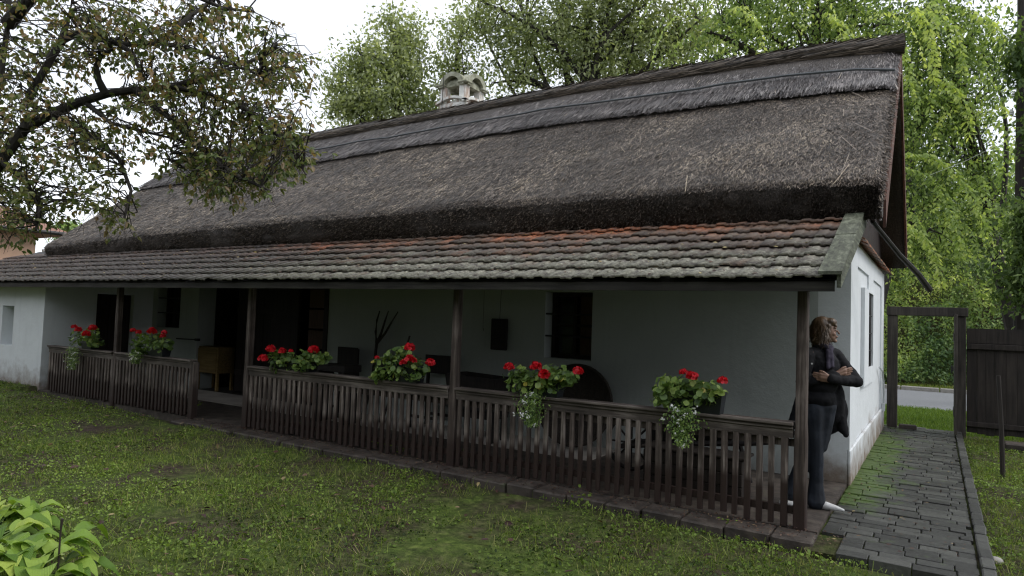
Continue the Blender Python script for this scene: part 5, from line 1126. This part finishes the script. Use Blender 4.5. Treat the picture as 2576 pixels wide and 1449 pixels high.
# loose strands around the head
n = 1500; q = norm(rng.normal(size=(n, 3))); q = q[(q[:, 0] < .55) | (q[:, 2] > .45)]; n = len(q)
pos = np.array([W(-.022+.098*a, .018+.092*b_, hz+.034-.02+.105*c) for a, b_, c in q]); dn = np.array([W(a*.5, b_*.5, -1)-O for a, b_, c in q])
scatter('hair_strands', STRAW, pos, dn+rng.normal(size=(n, 3))*.2, np.array([pr*a+pt*b_+np.array([0, 0, c]) for a, b_, c in q])+rng.normal(size=(n, 3))*.2, .05+.05*rng.rand(n), 'hair', width=.0035, parent=hair)
jk = [El((-.045, .0, 1.27), (.175, .14, .17)), El((-.05, .02, 1.12), (.165, .14, .14)), El((-.05, .03, .985), (.155, .13, .10)), C((-.13, .12, 1.385), .060, (.08, -.11, 1.385), .058), El((-.045, .0, 1.08), (.14, .12, .16)), El((-.055, .0, .95), (.165, .135, .13)), El((-.10, -.01, .86), (.15, .13, .12)),
      C((-.14, .135, 1.37), .068, (-.18, .17, 1.13), .054), El((.06, -.045, .95), (.12, .075, .22)), C((-.18, .17, 1.13), .056, (.095, .13, 1.203), .043), C((.09, -.12, 1.37), .068, (.265, -.02, 1.15), .056), C((.265, -.02, 1.15), .058, (.055, .192, 1.175), .043),
      El((-.03, -.085, .86), (.235, .055, .24)), C((.10, -.07, .95), .06, (.165, -.075, .70), .045), C((.165, -.075, .72), .04, (.185, -.07, .66), .03), C((-.16, .02, .95), .09, (-.235, .05, .74), .065), C((-.06, .03, 1.46), .050, (.03, .0, 1.41), .042)]
jacket = blob('jacket', jk, 'velvet', per, .0075, 2)
blob('scarf', [C((-.055, .05, 1.475), .028, (.055, .06, 1.435), .026), C((.055, .06, 1.435), .026, (.04, -.05, 1.46), .028), C((.045, .075, 1.42), .030, (.065, .125, 1.28), .020), C((.03, .09, 1.41), .025, (.03, .14, 1.27), .018)], 'scarf_cloth', per, .006, 2)
blob('jeans', [El((-.04, .0, .90), (.145, .125, .12)), C((-.075, .07, .88), .092, (-.055, .08, .50), .062), C((-.055, .08, .50), .062, (-.055, .065, .22), .062), C((-.055, .065, .22), .062, (-.055, .06, .055), .080), C((-.0, -.06, .88), .090, (-.13, .02, .50), .062), C((-.13, .02, .50), .062, (-.26, .15, .12), .070), C((.02, .02, .9), .09, (-.02, .05, .55), .062)], 'denim', per, .0085, 3)
for nm, pr_ in (('shoe', [C((-.085, .05, .032), .031, (.03, .075, .032), .036), C((.03, .075, .032), .036, (.115, .09, .024), .024), C((.115, .09, .024), .023, (.165, .098, .018), .013)]), ('shoe', [C((-.33, .20, .034), .030, (-.24, .235, .034), .034), C((-.24, .235, .034), .034, (-.15, .27, .022), .018)])):
    blob(nm, pr_, 'shoe_white', per, .006, 1)
bt = MB()
for q in (W(-.10, .215, 1.30),): bt.tube([tuple(q), tuple(q+pt*.01)], .008, 8)
bt.build('button', 'porcelain', per)

# ------------------------------------------------------------------ world, sun, camera
SUN_EL, SUN_AZ = R_(48), R_(14)   # azimuth measured from +X toward +Y of the light source
w = bpy.data.worlds.new('World'); scn.world = w; w.use_nodes = True; nt = w.node_tree; bg = nt.nodes['Background']
sky = nt.nodes.new('ShaderNodeTexSky'); sky.sky_type = 'NISHITA'; sky.sun_disc = False; sky.sun_elevation = SUN_EL; sky.sun_rotation = R_(90)-SUN_AZ
tc = nt.nodes.new('ShaderNodeTexCoord'); nz = nt.nodes.new('ShaderNodeTexNoise'); nz.inputs['Scale'].default_value = 2.2; nz.inputs['Detail'].default_value = 5
nt.links.new(tc.outputs['Generated'], nz.inputs['Vector'])
cl = ramp(nt, nz.outputs['Fac'], [(.3, (10.5, 11.1, 12.2)), (.7, (14.5, 14.9, 15.6))])
nt.links.new(mixc(nt, .86, sky.outputs[0], cl), bg.inputs['Color']); bg.inputs['Strength'].default_value = .1
sun = bpy.data.lights.new('sun', 'SUN'); sun.energy = 1.5; sun.angle = R_(28); sun.color = (1., .97, .92)
so = bpy.data.objects.new('sun', sun); link(so)
dv = Vector((math.cos(SUN_EL)*math.cos(SUN_AZ), math.cos(SUN_EL)*math.sin(SUN_AZ), math.sin(SUN_EL))); so.rotation_euler = dv.to_track_quat('Z', 'Y').to_euler(); so.location = (10, 10, 20)
cam = bpy.data.cameras.new('camera'); co = bpy.data.objects.new('camera', cam); link(co); scn.camera = co
cam.sensor_width = 36; cam.lens = FPX/IW*36; cam.clip_end = 2000; cam.clip_start = .05
r, u, fw = AX; M_ = Matrix(((r[0], u[0], -fw[0], CAM[0]), (r[1], u[1], -fw[1], CAM[1]), (r[2], u[2], -fw[2], CAM[2]), (0, 0, 0, 1))); co.matrix_world = M_
vs_ = scn.view_settings; vs_.view_transform = 'Standard'; vs_.look = 'None'; vs_.gamma = 1; vs_.exposure = .15
scn.cycles.max_bounces = 8; scn.cycles.use_denoising = True; scn.cycles.pixel_filter_type = 'BLACKMAN_HARRIS'; scn.cycles.filter_width = 1.25
